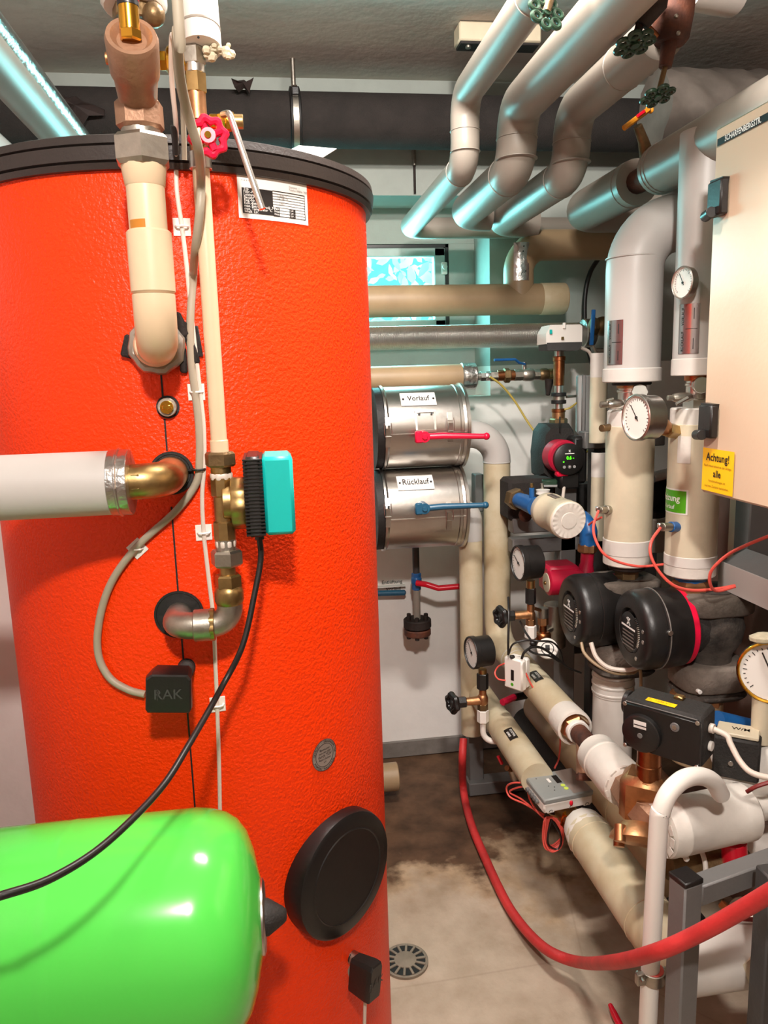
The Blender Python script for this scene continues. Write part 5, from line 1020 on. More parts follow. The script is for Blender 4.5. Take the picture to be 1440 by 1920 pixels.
MB().cyl(fB(.027, .022, 0), fB(.027, .022, .003), .0085, 18).obj('knob_ring', 'frame_grey', t); MB().cyl(fB(.027, .022, .002), fB(.027, .022, .0042), .005, 5).obj('knob_screw', 'chrome', t)
for x_, y_ in ((-.067, .042), (.067, .042), (.067, -.043), (-.067, -.043)): MB().cyl(fB(x_, y_, 0), fB(x_, y_, .003), .004, 12).obj('screw', 'chrome', t)
MB().box(fB(0, .047, 0), .066, .0008, .0008, X=axA, Y=anA, Z=upA, b=.0002).obj('edge_line', 'frame_grey', t)
tA = flat(ac + upA * (Hb + .0003), axA, anA * -1)
y_ = decal(t, 'warning_strip', lambda x, y, o: tA(-.008 + x, -.016 + y, o), .055, .014, 'yellow', 1, 1, .0006); text('warning_mark', '⚠', lambda x, y, o: tA(-.03 + x, -.016 + y, o), .01, 'ink_brown', y_, .0012); text('lettering', '! 230 V ~', lambda x, y, o: tA(-.004 + x, -.016 + y, o), .008, 'ink_brown', y_, .0012)
MB().box(tA(.012, .018, .002), .009, .007, .004, X=axA, Y=anA, Z=upA).obj('terminal_clip', 'brass', t)
MB().cyl(ac - axA * .074 + upA * .025, ac - axA * .084 + upA * .025, .022, 22).obj('side_boss', 'black_plastic', t)
gl = ac + axA * .074 + upA * .018; MB().cyl(gl, gl + axA * .008, .009, 14).obj('cable_gland', 'cable_white', t); MB().cyl(gl - upA * .035, gl - upA * .035 + axA * .006, .009, 14).obj('cable_gland', 'plastic_white', t)
MB().tube([vc + V((0, 0, .095)), V((vc.x, vc.y, ac.z - Hb + .006))], .0225, 18).obj('valve_neck', 'copper', t)
tag(MB().tube(spline([gl + axA * .006, gl + axA * .03 + V((0, 0, -.006)), P(1370, 1395, 1.16), P(1388, 1428, 1.14), P(1412, 1450, 1.12), P(1460, 1462, 1.1)]), .0052, 12).obj('actuator_cable', 'cable_white'), 'thick white cable from the black motor actuator sagging out of view', 'cable')
# white wrapped pipe to the side with the arched tube
wa, wb = P(1236, 1557, 1.23), P(1400, 1520, 1.26); t = thing('wrapped_pipe', 'fat white insulated pipe running sideways from the bronze mixing valve', 'pipe', wa); d = (wb - wa).normalized(); L = (wb - wa).length
MB().lathe(wa, d, [(0, .038), (.004, .05), (.012, .052), (.03, .0525), (.032, .054), (.036, .054), (.038, .053), (L - .035, .053), (L - .033, .0545), (L - .008, .0545), (L, .046)], 36).obj('jacket', 'wrap_white', t)
x, y = perp(d)
for k in range(12): a = 2 * pi * k / 12; e = x * cos(a) + y * sin(a); MB().box(wa + e * .042 - d * .003, .009, .006, .0006, X=d.cross(e), Y=e, Z=d).obj('tape_flap', 'wrap_white', t)
MB().ball(wa + d * .05 + V((0, -.02, -.056)), .006, 8).obj('foam_drip', 'plastic_white', t)
MB().tube([wb, wb + d * .09], .025, 20).obj('thin_jacket', 'wrap_white', t)
t = thing('arched_tube', 'white arched drain tube rising from the floor into the fat white pipe', 'tube', P(1216, 1910, 1.09)); YA = 1.10
q0 = P(1212, 1960, YA); q0 = V((q0.x, YA, .005)); q1 = P(1234, 1560, YA)
MB().tube(spline([q0, V((q1.x - .006, YA, q1.z * .5)), q1, P(1240, 1520, YA), P(1254, 1487, YA + .005), P(1280, 1462, YA + .015), P(1310, 1455, YA + .03), P(1336, 1465, YA + .045), P(1352, 1490, YA + .06)], 10), .0155, 18).obj('tube', 'plastic_white', t)
pcl = P(1224, 1828, YA); cl = thing('tube_clamp', 'galvanised screw clamp holding the white arched tube to the frame post', 'clamp', pcl)
MB().lathe(pcl + V((0, 0, -.011)), (0, 0, 1), [(0, .0168), (.001, .0205), (.021, .0205), (.022, .0168)], 24).obj('band', 'zinc', cl); MB().lathe(pcl + V((0, 0, -.013)), (0, 0, 1), [(0, .016), (.001, .0182), (.025, .0182), (.026, .016)], 24).obj('rubber_lining', 'wire_red', cl)
for dx in (-.025, .025): MB().box(pcl + V((dx, -.004, 0)), .008, .006, .011, b=.002).cyl(pcl + V((dx, -.018, .004)), pcl + V((dx, .006, .004)), .0045, 10).obj('clamp_lug', 'zinc', cl)
MB().tube([pcl + V((.026, .0, .004)), P(1262, 1850, 1.07)], .006, 10).obj('clamp_arm', 'zinc', cl)

# ================================================================ FRONT STEEL FRAME
YFp = 1.05; q = P(1285, 1668, YFp); t = thing('front_frame', 'grey square-tube steel stand with black capped post in the lower corner', 'frame', (q.x, YFp, 0))
FX = q.x; FZ = P(1285, 1648, YFp).z; R45 = V((cos(.25), sin(.25), 0)); R46 = V((-sin(.25), cos(.25), 0))
MB().box((FX, YFp, FZ / 2), .019, .019, FZ / 2, X=R45, Y=R46, b=.003).obj('post', 'frame_grey', t)
MB().box((FX, YFp, FZ + .003), .0195, .0195, .005, X=R45, Y=R46, b=.002).obj('post_cap', 'black_plastic', t)
ra = V((FX, YFp, FZ - .028)) + R45 * .019; rb = ra + R45 * .45; MB().box((ra + rb) / 2, .225, .017, .019, X=R45, Y=R46, b=.003).obj('rail', 'frame_grey', t)
q = P(1425, 1850, 1.02); MB().box((q.x + .012, 1.02, .3), .02, .02, .3, b=.003).obj('post', 'frame_dark', t)
# ================================================================ RED HOSE
hp = [P(869, 1385, 2.27), P(867, 1425, 2.24), PZ(868, 1470, .05), PZ(874, 1510, .015), PZ(887, 1555, .0135), PZ(908, 1605, .0135), PZ(932, 1658, .0135), PZ(957, 1705, .018), PZ(992, 1751, .035), PZ(1032, 1785, .06), PZ(1085, 1804, .10), P(1150, 1804, 1.15), P(1230, 1785, 1.0), P(1310, 1750, .95), P(1400, 1700, .89), P(1500, 1640, .83)]
hp = [V((p.x, p.y, max(p.z, .0135))) for p in hp]
tag(MB().tube(spline(hp, 10), .0125, 16).obj('red_hose', 'hose_red'), 'dusty red rubber hose curving from the floor across the front frame', 'hose')
q = PZ(1152, 1905, .008); tag(MB().tube([PZ(1144, 1884, .012), PZ(1152, 1902, .01), PZ(1166, 1930, .01)], [.005, .008, .008], 10).obj('hose_scrap', 'paint_red'), 'short red hose scrap on the floor in front of the white arched tube', 'hose')

# ================================================================ BIG PIPES AND PUMPS ON THE RIGHT
BX, BY = P(1182, 800, 1.8).x, 1.80; HX, HY = P(1300, 900, 1.62).x, 1.62
zt_ = P(1225, 418, BY).z
t = thing('supply_column', 'fat pale insulated pipe with elbow above the chrome gauge', 'pipe', (BX, BY, P(1186, 712, BY).z))
MB().tube(fillet([(BX, BY, P(1186, 700, BY).z), (BX, BY, zt_), (1.2, BY, zt_)], .11, 12), .0665, 40).obj('jacket', 'jacket_pale', t)
vstack(t, BX, BY, 1186, [(690, 716, 'c', 53.5, 'jacket_white', 'end_collar', dict(ch=.03)), (712, 722, 'c', 36, 'rubber', 'gasket')])
sleeves(t, [(V((BX, BY, P(1186, 484, BY).z)), (0, 0, 1), .0665)], 'jacket_pale')
def dirlabel(t, X, Y, px, y0, y1, w, r, nrm):
    z0, z1 = P(px, y1, Y).z, P(px, y0, Y).z; fn = cwrap((X, Y, (z0 + z1) / 2), (0, 0, 1), nrm, r); s = 1 if fn(.02, 0).x > fn(0, 0).x else -1
    f = lambda x, y, o: fn(x * s, y, o); d_ = decal(t, 'flow_label', f, w, z1 - z0, 'label_silver', 8, 2, .0012); h = z1 - z0
    rect(d_, 'print_line', f, -.005, w * .42, -.0006, .0006, 'ink', .002, 3)
    g = lambda x, y, o: f(-y, x, o)
    for sgn, s2 in ((1, 'VORLAUF'), (-1, 'RÜCKLAUF')):
        text('lettering', s2, g, .0085, 'ink', d_, .002, .006, 1, sgn * h * .25, .012)
        MB().sheet(lambda x, y, o: f(.012 + x * (1 - abs(y) * 0), sgn * h * .3 + y, o), .0012, h * .22, 1, 2, .002).obj('arrow', 'ink', d_, recalc=False)
dirlabel(t, BX, BY, 1146, 602, 684, .046, .0668, (-.95, -.45, 0))
v = thing('column_valve', 'chrome ball valve between fat pale pipe and beige pipe behind the big gauge', 'valve', (BX, BY, P(1182, 765, BY).z))
vstack(v, BX, BY, 1180, [(716, 728, 'c', 27, 'bronze', 'flange'), (726, 752, 'c', 24, 'chrome', 'body'), (730, 736, 'c', 26, 'chrome', 'ridge'), (750, 770, 'h', 28, 'chrome', 'hex_nut')])
MB().cyl(P(1200, 735, BY - .05), P(1196, 738, BY - .03), .02, 8).obj('lever_hub', 'chrome', v); hstack(v, BY - .03, P(1150, 758, BY - .03).z, 758, [(1126, 1142, 'c', 6, 'zinc', 'drain_tip'), (1140, 1168, 'b', 9, 'chrome', 'drain_body')]); MB().tube([P(1138, 752, BY - .04), P(1150, 748, BY - .04)], .004, 8).obj('drain_lever', 'chrome', v)
t = thing('lower_column', 'beige insulated pipe with white collars above the rear black pump', 'pipe', (BX, BY, P(1178, 1055, BY).z))
vstack(t, BX, BY, 1179, [(768, 802, 'c', 43, 'jacket_white', 'top_collar', dict(ch=.08)), (798, 1012, 'c', 43.5, 'jacket_beige', 'jacket', dict(ch=.01)), (1008, 1036, 'c', 45, 'jacket_white', 'bottom_collar', dict(ch=.03)), (1030, 1056, 'c', 44, 'wrap_white', 'tape_end', dict(ch=.05))])
t2 = thing('heating_column', 'pale insulated pipe beside the beige cabinet with round thermometer', 'pipe', (HX, HY, P(1300, 700, HY).z))
vstack(t2, HX, HY, 1300, [(246, 676, 'c', 46, 'jacket_pale', 'jacket', dict(ch=.01)), (672, 704, 'c', 47.5, 'jacket_white', 'end_collar', dict(ch=.03))])
dirlabel(t2, HX, HY, 1280, 572, 664, .046, .0545, (-.85, -.6, 0))
v = thing('column_valve', 'chrome ball valve beside the cabinet above the Heizung pipe', 'valve', (HX, HY, P(1300, 765, HY).z))
vstack(v, HX, HY, 1304, [(700, 714, 'c', 24, 'copper', 'flange'), (712, 740, 'c', 20, 'chrome', 'body'), (718, 724, 'c', 22, 'chrome', 'ridge'), (738, 748, 'c', 22, 'chrome', 'ridge'), (746, 770, 'h', 25, 'chrome', 'hex_nut')])
hstack(v, HY - .03, P(1280, 745, HY - .03).z, 745, [(1252, 1264, 'c', 5, 'zinc', 'drain_tip'), (1262, 1296, 'b', 9, 'zinc', 'drain_body')]); MB().tube([P(1268, 758, HY - .05), P(1290, 746, HY - .05)], .004, 8).obj('drain_lever', 'chrome', v); MB().cyl(P(1316, 722, HY - .04), P(1312, 722, HY - .02), .018, 16).obj('lever_hub', 'chrome', v)
t = thing('heating_pipe', 'beige insulated pipe with green Heizung Vorlauf sticker above the front black pump', 'pipe', (HX, HY, P(1298, 1075, HY).z))
vstack(t, HX, HY, 1300, [(764, 798, 'c', 46, 'jacket_white', 'top_collar', dict(ch=.05)), (794, 1040, 'c', 46, 'jacket_beige', 'jacket', dict(ch=.01)), (1036, 1056, 'c', 47, 'jacket_white', 'bottom_collar', dict(ch=.03)), (1050, 1076, 'c', 46, 'wrap_white', 'tape_end', dict(ch=.05))])
rH = 46 * mpp((HX, HY, 1.0)); q = P(1270, 937, HY); fn = cwrap((HX, HY, q.z), (0, 0, 1), (-1, -.02, 0), rH); s = 1 if fn(.02, 0).x > fn(0, 0).x else -1
f = lambda x, y, o: fn(x * s, y, o)
w0 = decal(t, 'sticker_border', f, .098, .057, 'label_white', 10, 1, .0008); d_ = decal(t, 'heating_sticker', f, .09, .05, 'green_label', 10, 1, .0014)
text('lettering', 'Heizung', f, .021, 'ink_white', d_, .0022, .014, .92, .0, .007); text('lettering', 'Vorlauf', f, .0135, 'ink_white', d_, .0022, .012, .92, .0, -.013)
decal(t, 'torn_sticker_rest', cwrap((HX, HY, P(1290, 840, HY).z), (0, 0, 1), (-.8, -.6, 0), rH), .03, .06, 'wrap_white', 6, 2, .0006)
# round thermometer on the heating column
c = P(1279, 530, HY - .055); n = V((-.98, -.15, 0)).normalized(); gauge('thermometer', c, n, .034, .02, 'round chrome thermometer on the pale pipe beside the cabinet', 'chrome', 'chrome', 30)
c = P(1192, 783, 1.56); n = V((-.985, -.16, .02)).normalized(); gz_ = gauge('pressure_gauge', c, n, .0505, .05, 'big chrome pressure gauge on a brass stem before the beige pipes', 'chrome', 'chrome', 40)
MB().tube([c - n * .045, P(1256, 808, 1.6), V((HX - .04, HY, P(1270, 808, HY).z))], [.02, .013, .013], 16).obj('stem', 'bronze', gz_); MB().hexn(P(1250, 806, 1.59), P(1268, 809, 1.61), .017).obj('stem_nut', 'brass', gz_)
# pockets with red wires
def pocket(label, p, q, rr, blue):
    t = thing('sensor_pocket', label, 'sensor', p); MB().cyl(p, V(p).lerp(q, .55), rr, 14).obj('nipple', 'zinc', t); MB().cyl(V(p).lerp(q, .5), q, rr * 1.25, 16).obj('collar', 'paint_blue' if blue else 'zinc', t); MB().box(V(p) + V((-.006, -.004, .004)), .006, .005, .006).obj('clip', 'chrome', t)
pocket('chrome sensor pocket with red wire on the rear beige pipe', P(1124, 956, BY - .035), V((BX - .05, BY - .01, P(1140, 955, BY).z)), .009, False)
pocket('sensor pocket with blue collar under the green Heizung sticker', P(1241, 988, HY - .045), V((HX - .042, HY - .02, P(1258, 985, HY).z)), .0095, True)
tc_ = P(1128, 803, BY - .02); tag(MB().cyl(tc_, V((BX - .05, BY, tc_.z)), .009, 12).obj('test_plug', 'old_brass'), 'brass test plug in the rear beige pipe behind the chrome gauge', 'fitting')
coil('sensor_wire', 'coral wire from the rear beige pipe pocket sweeping behind the Heizung pipe', [(1122, 958, 1.74), (1113, 985, 1.7), (1116, 1010, 1.68), (1132, 1038, 1.66), (1160, 1054, 1.66), (1200, 1062, 1.66), (1246, 1058, 1.66)], .0032, 'wire_red')
coil('sensor_wire', 'coral wire from the blue collared pocket sweeping under the Heizung pipe', [(1238, 990, 1.56), (1222, 1014, 1.53), (1220, 1040, 1.52), (1236, 1072, 1.51), (1264, 1098, 1.5), (1300, 1107, 1.5), (1345, 1104, 1.5), (1378, 1098, 1.5)], .0034, 'wire_red')
coil('sensor_wire', 'coral wire arcing from the front pump up along the grey cable tray', [(1378, 1100, 1.48), (1345, 1108, 1.47), (1332, 1096, 1.46), (1334, 1070, 1.45), (1362, 1042, 1.42), (1400, 1022, 1.36), (1460, 998, 1.3)], .0034, 'wire_red')
coil('sensor_wire', 'short red wire stub behind the blue elbow', [(1104, 984, 1.9), (1112, 978, 1.88), (1128, 970, 1.84)], .003, 'wire_red')
# the two big black circulators
def pump(label, xf, xb, Y, px, facepx, body, r):
    Z = P(facepx[0], facepx[1], Y).z; t = thing('circulator_pump', label, 'pump', (body, Y, Z - .1), 'black circulator pumps under the beige pipes')
    L = xb - xf
    MB().lathe((xf, Y, Z), (1, 0, 0), [(0.01, r * .5), (.0, r * .56), (.0, r * .84), (.004, r * .92), (.012, r * .97), (.022, r), (L * .42, r), (L * .43, r * .988), (L * .45, r * .988), (L * .46, r), (L * .72, r * 1.0), (L * .74, r * .985), (L, r * .97)], 56).obj('head', 'black_plastic', t)
    MB().lathe((xf + .012, Y, Z - .004), (1, 0, 0), [(-.012, r * .5), (-.014, r * .47), (-.013, r * .1)], 40).obj('control_face', 'black_plastic', t)
    fn = flat((xf - .0022, Y, Z - .004), (0, -1, 0), (0, 0, 1))
    cross_logo(t, lambda x, y, o: fn(x, y + r * .27, o), r * .22)
    rect(t, 'emblem_bar', fn, -r * .36, r * .36, r * .10, r * .15, 'ink_white', .0006, 1)
    for i in range(5): rect(t, 'print_line', fn, -r * .3, r * .3, -r * (.02 + .09 * i), -r * (.0 + .09 * i) + r * .02, 'ink_grey', .0004, 1)
    for k in range(22):
        a = -.95 + 1.9 * k / 21; e = V((0, -cos(a), sin(a))); MB().box(V((xf + .001, Y, Z - .004)) + e * r * .5, .003, r * .045, r * .016, X=(1, 0, 0), Y=e, b=.001).obj('cooling_fin', 'zinc' if 4 < k < 17 else 'black_matte', t)
    for a in (-1.0, -.1, .25): e = V((0, -cos(a), sin(a))); MB().cyl(V((xf + .004, Y, Z)) + e * r * .72, V((xf - .001, Y, Z)) + e * r * .72, .005, 10).obj('screw', 'chrome', t)
    MB().cyl((xb - .002, Y, Z), (xb + .018, Y, Z), r * .94, 40).obj('red_ring', 'handle_red', t)
    MB().lathe((body, Y, Z - .085), (0, 0, 1), [(0, .05), (.02, .052), (.05, .07), (.085, .076), (.12, .068), (.15, .05), (.17, .05)], 32).obj('volute_shell', 'foam_dusty', t)
    MB().cyl((xb + .012, Y, Z), (body, Y, Z), r * .7, 36).obj('shell_neck', 'foam', t)
    zl = lambda y: Z + (P(1335, y, 1.6).z - P(1335, 1176, 1.6).z)
    def lobe(z, th, sx, sy, nm, lm='foam_dusty'):
        o = [(sx * (abs(cos(a)) ** .6) * (1 if cos(a) > 0 else -1), sy * (abs(sin(a)) ** .6) * (1 if sin(a) > 0 else -1)) for a in [2 * pi * k / 28 for k in range(28)]]
        MB().loft([[V((body + u * f, Y + w * f, z + h)) for u, w in o] for h, f in ((0, .9), (.006, .98), (th - .01, 1), (th - .002, .95), (th, .86))]).obj(nm, lm, t, 50)
    lobe(zl(1150), zl(1112) - zl(1150), .088, .075, 'upper_shell', 'foam_dust_light'); lobe(zl(1288), zl(1240) - zl(1288), .084, .072, 'lower_shell', 'foam_dust_light'); lobe(zl(1304), zl(1290) - zl(1304), .08, .07, 'lower_rim')
    for dx, dy in ((-.06, -.05), (.06, -.05)): MB().cyl((body + dx, Y + dy - .01, Z - .135), (body + dx, Y + dy - .022, Z - .135), .005, 10).obj('shell_clip', 'label_white', t)
    return t, Z
pA, ZA = pump('front black circulator pump with red ring and white print on its round face', P(1180, 1175, 1.60).x, P(1264, 1185, 1.60).x, 1.60, 1290, (1182, 1181), P(1330, 1190, 1.6).x, .093)
pB, ZB = pump('rear black circulator pump, partly hidden behind its twin', P(1068, 1146, 1.82).x, P(1068, 1146, 1.82).x + .115, 1.82, 1180, (1070, 1146), BX, .095)
MB().torus((P(1200, 1100, 1.6).x + .03, 1.60, ZA), (1, 0, 0), .0935, .0016, 48, 6).obj('band', 'ink_grey', pA); MB().cyl((P(1220, 1100, 1.6).x, 1.515, ZA + .02), (P(1220, 1100, 1.6).x, 1.503, ZA + .02), .006, 10).obj('screw', 'chrome', pA)
t = thing('pump_union', 'bronze union nut with blue ring between Heizung pipe and front pump', 'fitting', (HX, HY, P(1296, 1112, HY).z)); vstack(t, HX, HY - .005, 1300, [(1072, 1092, 'c', 28, 'paint_blue', 'ring'), (1086, 1112, 'h', 36, 'bronze', 'union_nut'), (1110, 1128, 'c', 24, 'paint_red', 'neck')])
t = thing('pump_union', 'brown union nut between rear beige pipe and rear pump', 'fitting', (BX, BY, P(1178, 1085, BY).z)); vstack(t, BX, BY, 1170, [(1054, 1066, 'c', 34, 'rust_dark', 'ring'), (1062, 1086, 'h', 22, 'old_brass', 'union_nut')])
t = thing('pump_union', 'bronze nut and pinkish pipe under the front black pump', 'fitting', (HX + .02, 1.6, P(1320, 1340, 1.6).z)); vstack(t, HX + .02, 1.60, 1322, [(1290, 1312, 'h', 50, 'bronze', 'union_nut'), (1306, 1420, 'c', 46, 'jacket_tan', 'jacket')])
t = thing('lower_column', 'white insulated pipe with ridged collar under the rear black pump', 'pipe', (BX, 1.84, 0.3)); vstack(t, BX - .02, 1.82, 1163, [(1254, 1300, 'c', 38, 'jacket_white', 'collar'), (1262, 1266, 'c', 39.5, 'jacket_white', 'ridge'), (1276, 1280, 'c', 39.5, 'jacket_white', 'ridge'), (1290, 1294, 'c', 39.5, 'jacket_white', 'ridge'), (1296, 1460, 'c', 36, 'jacket_white', 'jacket', dict(ch=.02)), (1236, 1258, 'c', 24, 'rust_dark', 'neck')])
coil('pump_cable', 'thick pale cable looping under the two black pump heads', [(1108, 1205, 1.72), (1118, 1232, 1.7), (1142, 1252, 1.68), (1180, 1256, 1.66), (1210, 1246, 1.66), (1250, 1240, 1.68)], .0055, 'cable_white')
coil('pump_cable', 'brownish cable looping just below the thick pale cable', [(1090, 1205, 1.74), (1096, 1225, 1.72), (1118, 1246, 1.7), (1152, 1262, 1.68), (1186, 1262, 1.68), (1200, 1256, 1.7), (1202, 1300, 1.7)], .004, 'jacket_tan')
# tan pipe in the shadow behind the supply run
q = P(1150, 1490, 1.78); pipe('tan_pipe', [(q.x, 2.35, q.z), (q.x, 1.42, q.z)], .058, 'jacket_tan', 'long dusty tan pipe running parallel behind the beige supply pipe', joints=[((q.x, 1.7, q.z), (0, 1, 0))])
q = P(1030, 1408, 2.2); pipe('shade_tube', [(q.x, 2.42, q.z), (q.x, 1.35, q.z)], .052, 'rubber', 'added black tube filling the gap between return pipe and tan pipe with shade')  # made-up black tube standing in for deep shade between the pipes
# thin beige columns behind
for px, Y, y0, y1, r, m, l in ((1122, 2.08, 662, 830, .024, 'jacket_beige', 'slim beige pipe standing behind the fat pale pipe'), (1122, 2.06, 848, 1012, .021, 'jacket_beige', 'slim beige pipe with white cap behind the rear beige pipe')):
    t = thing('slim_column', l, 'pipe', P(px, y1, Y)); x_ = P(px, (y0 + y1) / 2, Y).x; vstack(t, x_, Y, px, [(y0, y1, 'c', r / mpp((x_, Y, 1.2)), m, 'jacket', dict(ch=.03)), (y0, y0 + 46, 'c', r / mpp((x_, Y, 1.2)) * 1.03, 'jacket_white', 'cap', dict(ch=.04))])
q = P(1105, 1080, 2.35); tag(MB().box(q + V((.12, .1, 0)), .16, .02, .3, b=.004).obj('back_panel', 'frame_dark'), 'dark steel panel behind the red pump', 'panel')

# ================================================================ CABINET
YC = 1.36; CXf = P(1328, 560, YC).x; z0, z1 = P(1312, 922, YC).z, P(1343, 242, YC).z; t = thing('control_cabinet', 'beige steel control cabinet with black quarter-turn handles on the wall', 'cabinet', (CXf + .13, YC - .55, z0))
MB().box((CXf + .02 + (1.15 - CXf - .02) / 2, YC - .55, (z0 + z1) / 2), (1.15 - CXf - .02) / 2, .545, (z1 - z0) / 2 - .004, b=.004).obj('body', 'cabinet', t)
dr_ = MB().box((CXf + .012, YC - .55, (z0 + z1) / 2), .011, .55, (z1 - z0) / 2, b=.004).obj('door', 'cabinet', t)
fn = flat((CXf, YC, z0), (0, -1, 0), (0, 0, 1)); Hc = z1 - z0
def chandle(v):
    o = fn(.028, v, 0); h_ = MB().prism(o + V((-.012, .018, -.028)), (0, -1, 0), (0, 0, 1), [(0, 0), (.03, -.002), (.035, .012), (.037, .03), (.036, .04), (.04, .06), (0, .062), (.002, .03)], -.018).obj('handle', 'black_plastic', dr_, 20)
    MB().cyl(fn(.006, v - .026, .016), fn(.036, v - .024, .022), .0095, 16).obj('handle_barrel', 'black_plastic', dr_)
    MB().cyl(fn(.005, v - .026, .016), fn(.002, v - .026, .0155), .0062, 12).obj('lock', 'zinc', dr_)
    MB().box(fn(.03, v, .008), .008, .022, .03, b=.003).obj('handle_base', 'black_plastic', dr_)
chandle(P(1350, 372, YC - .03).z - z0); chandle(P(1330, 790, YC - .03).z - z0)
sg = decal(dr_, 'street_sign_strip', lambda x, y, o: fn(.15 + x, Hc - .026 + y, o), .28, .012, 'label_black', 4, 1, .0012)
text('lettering', 'SCHARFENBERGSTR.', lambda x, y, o: fn(.034 + x, Hc - .026 + y, o), .0135, 'ink_white', sg, .002, .02, .82, 0, 0, 'LEFT')
yw, yh = .101, .080; y0_ = .004
a_ = P(1314, 915, 1.498); st_ = decal(dr_, 'warning_sticker', lambda x, y, o: fn(.006 + yw / 2 + x, .006 + yh / 2 + y, o), yw, yh, 'yellow', 2, 2, .0012, 'yellow warning sticker headed Achtung')
for s_, yy, hh, m_, bo in (('Achtung!', .062, .0205, 'ink', .016), ('Nach Inbetriebnahme der Anlage', .046, .0066, 'ink_brown', 0), ('alle', .032, .0185, 'ink', .016), ('Verschraubungen im', .018, .0066, 'ink_brown', 0), ('warmen Zustand nachziehen.', .008, .0066, 'ink_brown', 0)):
    text('lettering', s_, lambda x, y, o: fn(.006 + yw / 2 + x, .008 + y, o), hh, m_, st_, .002, bo, 1.0, 0, yy)
# things under the cabinet
t = thing('cable_tray', 'pale folded sheet metal cable tray slanting under the cabinet', 'tray', P(1390, 1060, 1.4)); a = P(1344, 1052, 1.62)
zt2 = a.z; MB().box((a.x + .035, 1.15, zt2 + .012), .036, .46, .0015, X=(1, 0, .45), Y=(0, 1, 0), b=.0005).obj('upper_flange', 'frame_grey', t); MB().box((a.x + .0, 1.15, zt2 - .028), .0015, .46, .032, X=(1, 0, 0), Y=(0, 1, 0), b=.0005).obj('side_sheet', 'jacket_pale', t)
t = thing('cable_duct', 'pale plastic cable duct standing under the cabinet beside the wall', 'duct', P(1378, 990, 1.72)); q = P(1382, 990, 1.72); MB().box((q.x + .03, 1.72, q.z + .02), .035, .03, .14, b=.003).obj('duct', 'jacket_beige', t); q = P(1425, 990, 1.6); MB().box((q.x + .03, 1.64, q.z + .04), .05, .03, .12, b=.003).obj('duct', 'frame_grey', t)
t = thing('foil_wrapped_elbow', 'dark hollow pipe end with foil wrap between the two beige pipes', 'pipe', P(1236, 930, 2.0)); q = P(1238, 930, 2.02)
MB().lathe(q, (0.1, -1, 0), [(-.1, .065), (0, .065), (.004, .05), (-.05, .045)], 28).obj('jacket', 'rubber', t); MB().tube([q + V((-.03, -.01, .055)), q + V((.05, -.01, .07))], .016, 10).obj('foil_wrap', 'foil', t)
MB().box(P(1228, 1005, 1.95), .05, .004, .05, X=(1, -.3, 0), Y=(.3, 1, .2)).obj('support_sheet', 'jacket_grey', t)
# big gauge at the right edge
c = P(1446, 1262, 1.28); n = V((-.62, -.78, .05)).normalized(); g = gauge('pressure_gauge', c, n, .062, .035, 'big brass rimmed gauge with white dial half out of view', 'rust_dark', 'brass_gold', 25)
MB().tube([c + V((0, 0.02, -.055)), c + V((.002, .02, -.15))], .02, 14).obj('stem', 'jacket_beige', g); tag(MB().ball(P(1432, 1196, 1.28), .02, 10, (1.5, 1, .5)).obj('wool_scrap', 'wool'), 'scrap of dusty wool lying on top of the brass rimmed gauge', 'debris')
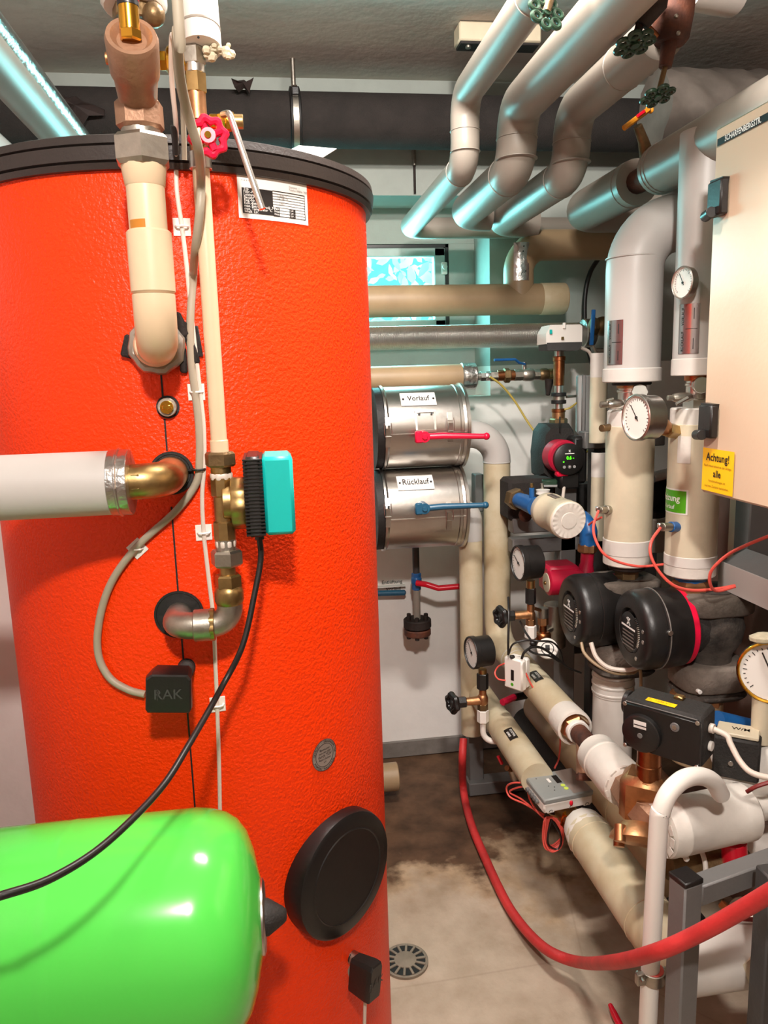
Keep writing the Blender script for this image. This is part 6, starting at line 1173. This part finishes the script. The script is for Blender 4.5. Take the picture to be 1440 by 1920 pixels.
# blue pipe, black box and fat wrapped pipe at the right edge
tag(MB().tube([P(1344, 1352, 1.4), P(1440, 1375, 1.42)], .022, 18).obj('blue_pipe', 'paint_blue'), 'blue painted pipe lying behind the black control box', 'pipe')
c = P(1382, 1408, 1.30); t = thing('control_box', 'black control box with cream lid marked by hand behind the actuator', 'controller', c); X9 = V((.8, -.6, 0)); Y9 = V((.6, .8, 0))
MB().box(c + V((0, 0, -.005)), .042, .03, .042, X=X9, Y=Y9, b=.004).obj('case', 'black_matte', t); MB().box(c + V((0, 0, .042)), .038, .026, .004, X=X9, Y=Y9).obj('lid', 'jacket_beige', t); fl = flat(c + V((0, 0, .0462)), X9, Y9); text('handwriting', 'W/M', fl, .016, 'ink', t, .0008, .004, 1, .005, .0); MB().cyl(c - Y9 * .03 + V((-.01, 0, -.01)), c - Y9 * .034 + V((-.01, 0, -.01)), .005, 10).obj('screw', 'chrome', t)
wa, wb = P(1362, 1468, 1.34), P(1470, 1420, 1.3); tag(MB().cyl(wa, wb, .062, 32).obj('wrapped_pipe', 'wrap_white'), 'fat pale wrapped pipe at the edge behind the white cable', 'pipe')
coil('sensor_wire', 'dark red wire at the edge above the fat white pipe', [(1400, 1485, 1.2), (1420, 1474, 1.19), (1460, 1462, 1.18)], .004, 'wire_dark_red')
tag(MB().tube([P(1352, 1560, 1.4), P(1500, 1620, 1.3)], .05, 24).obj('wrapped_pipe', 'wrap_white'), 'pale wrapped pipe sloping down at the edge behind the fat white pipe', 'pipe')
# lower bronze valve with red cap and blue pump behind the front frame
t = thing('lower_valve', 'brown bronze valve with red cap in the shadow behind the front frame rail', 'valve', P(1330, 1630, 1.3))
MB().tube([P(1250, 1620, 1.3), P(1300, 1618, 1.3), P(1400, 1628, 1.28)], [.03, .038, .036], 18).obj('body', 'old_brass', t); MB().torus(P(1304, 1614, 1.29), (1, 0, -.05), .036, .005, 26, 8).obj('white_ring', 'plastic_white', t); MB().cyl(P(1378, 1622, 1.26), P(1376, 1576, 1.26), .024, 16).obj('red_cap', 'paint_red', t); MB().torus(P(1382, 1630, 1.255), (0, -.1, 1), .03, .005, 24, 8).obj('brass_ring', 'brass', t)
c = P(1400, 1730, 1.22); t = thing('blue_pump', 'dark blue painted pump under the front frame rail', 'pump', c); MB().ball(c, .045, 18, (1.1, .9, .8)).obj('housing', 'paint_blue', t); MB().cyl(c + V((-.02, -.02, .03)), c + V((-.03, -.03, .055)), .026, 16).obj('motor', 'zinc', t); MB().hexn(P(1362, 1712, 1.22), P(1372, 1700, 1.22), .022).obj('union_nut', 'brass', t); MB().box(P(1425, 1716, 1.18), .009, .01, .03).obj('lever', 'paint_blue', t)
coil('sensor_wire', 'dark red wire crossing in front of the blue pump', [(1380, 1722, 1.15), (1410, 1724, 1.14), (1450, 1726, 1.13)], .004, 'wire_dark_red')
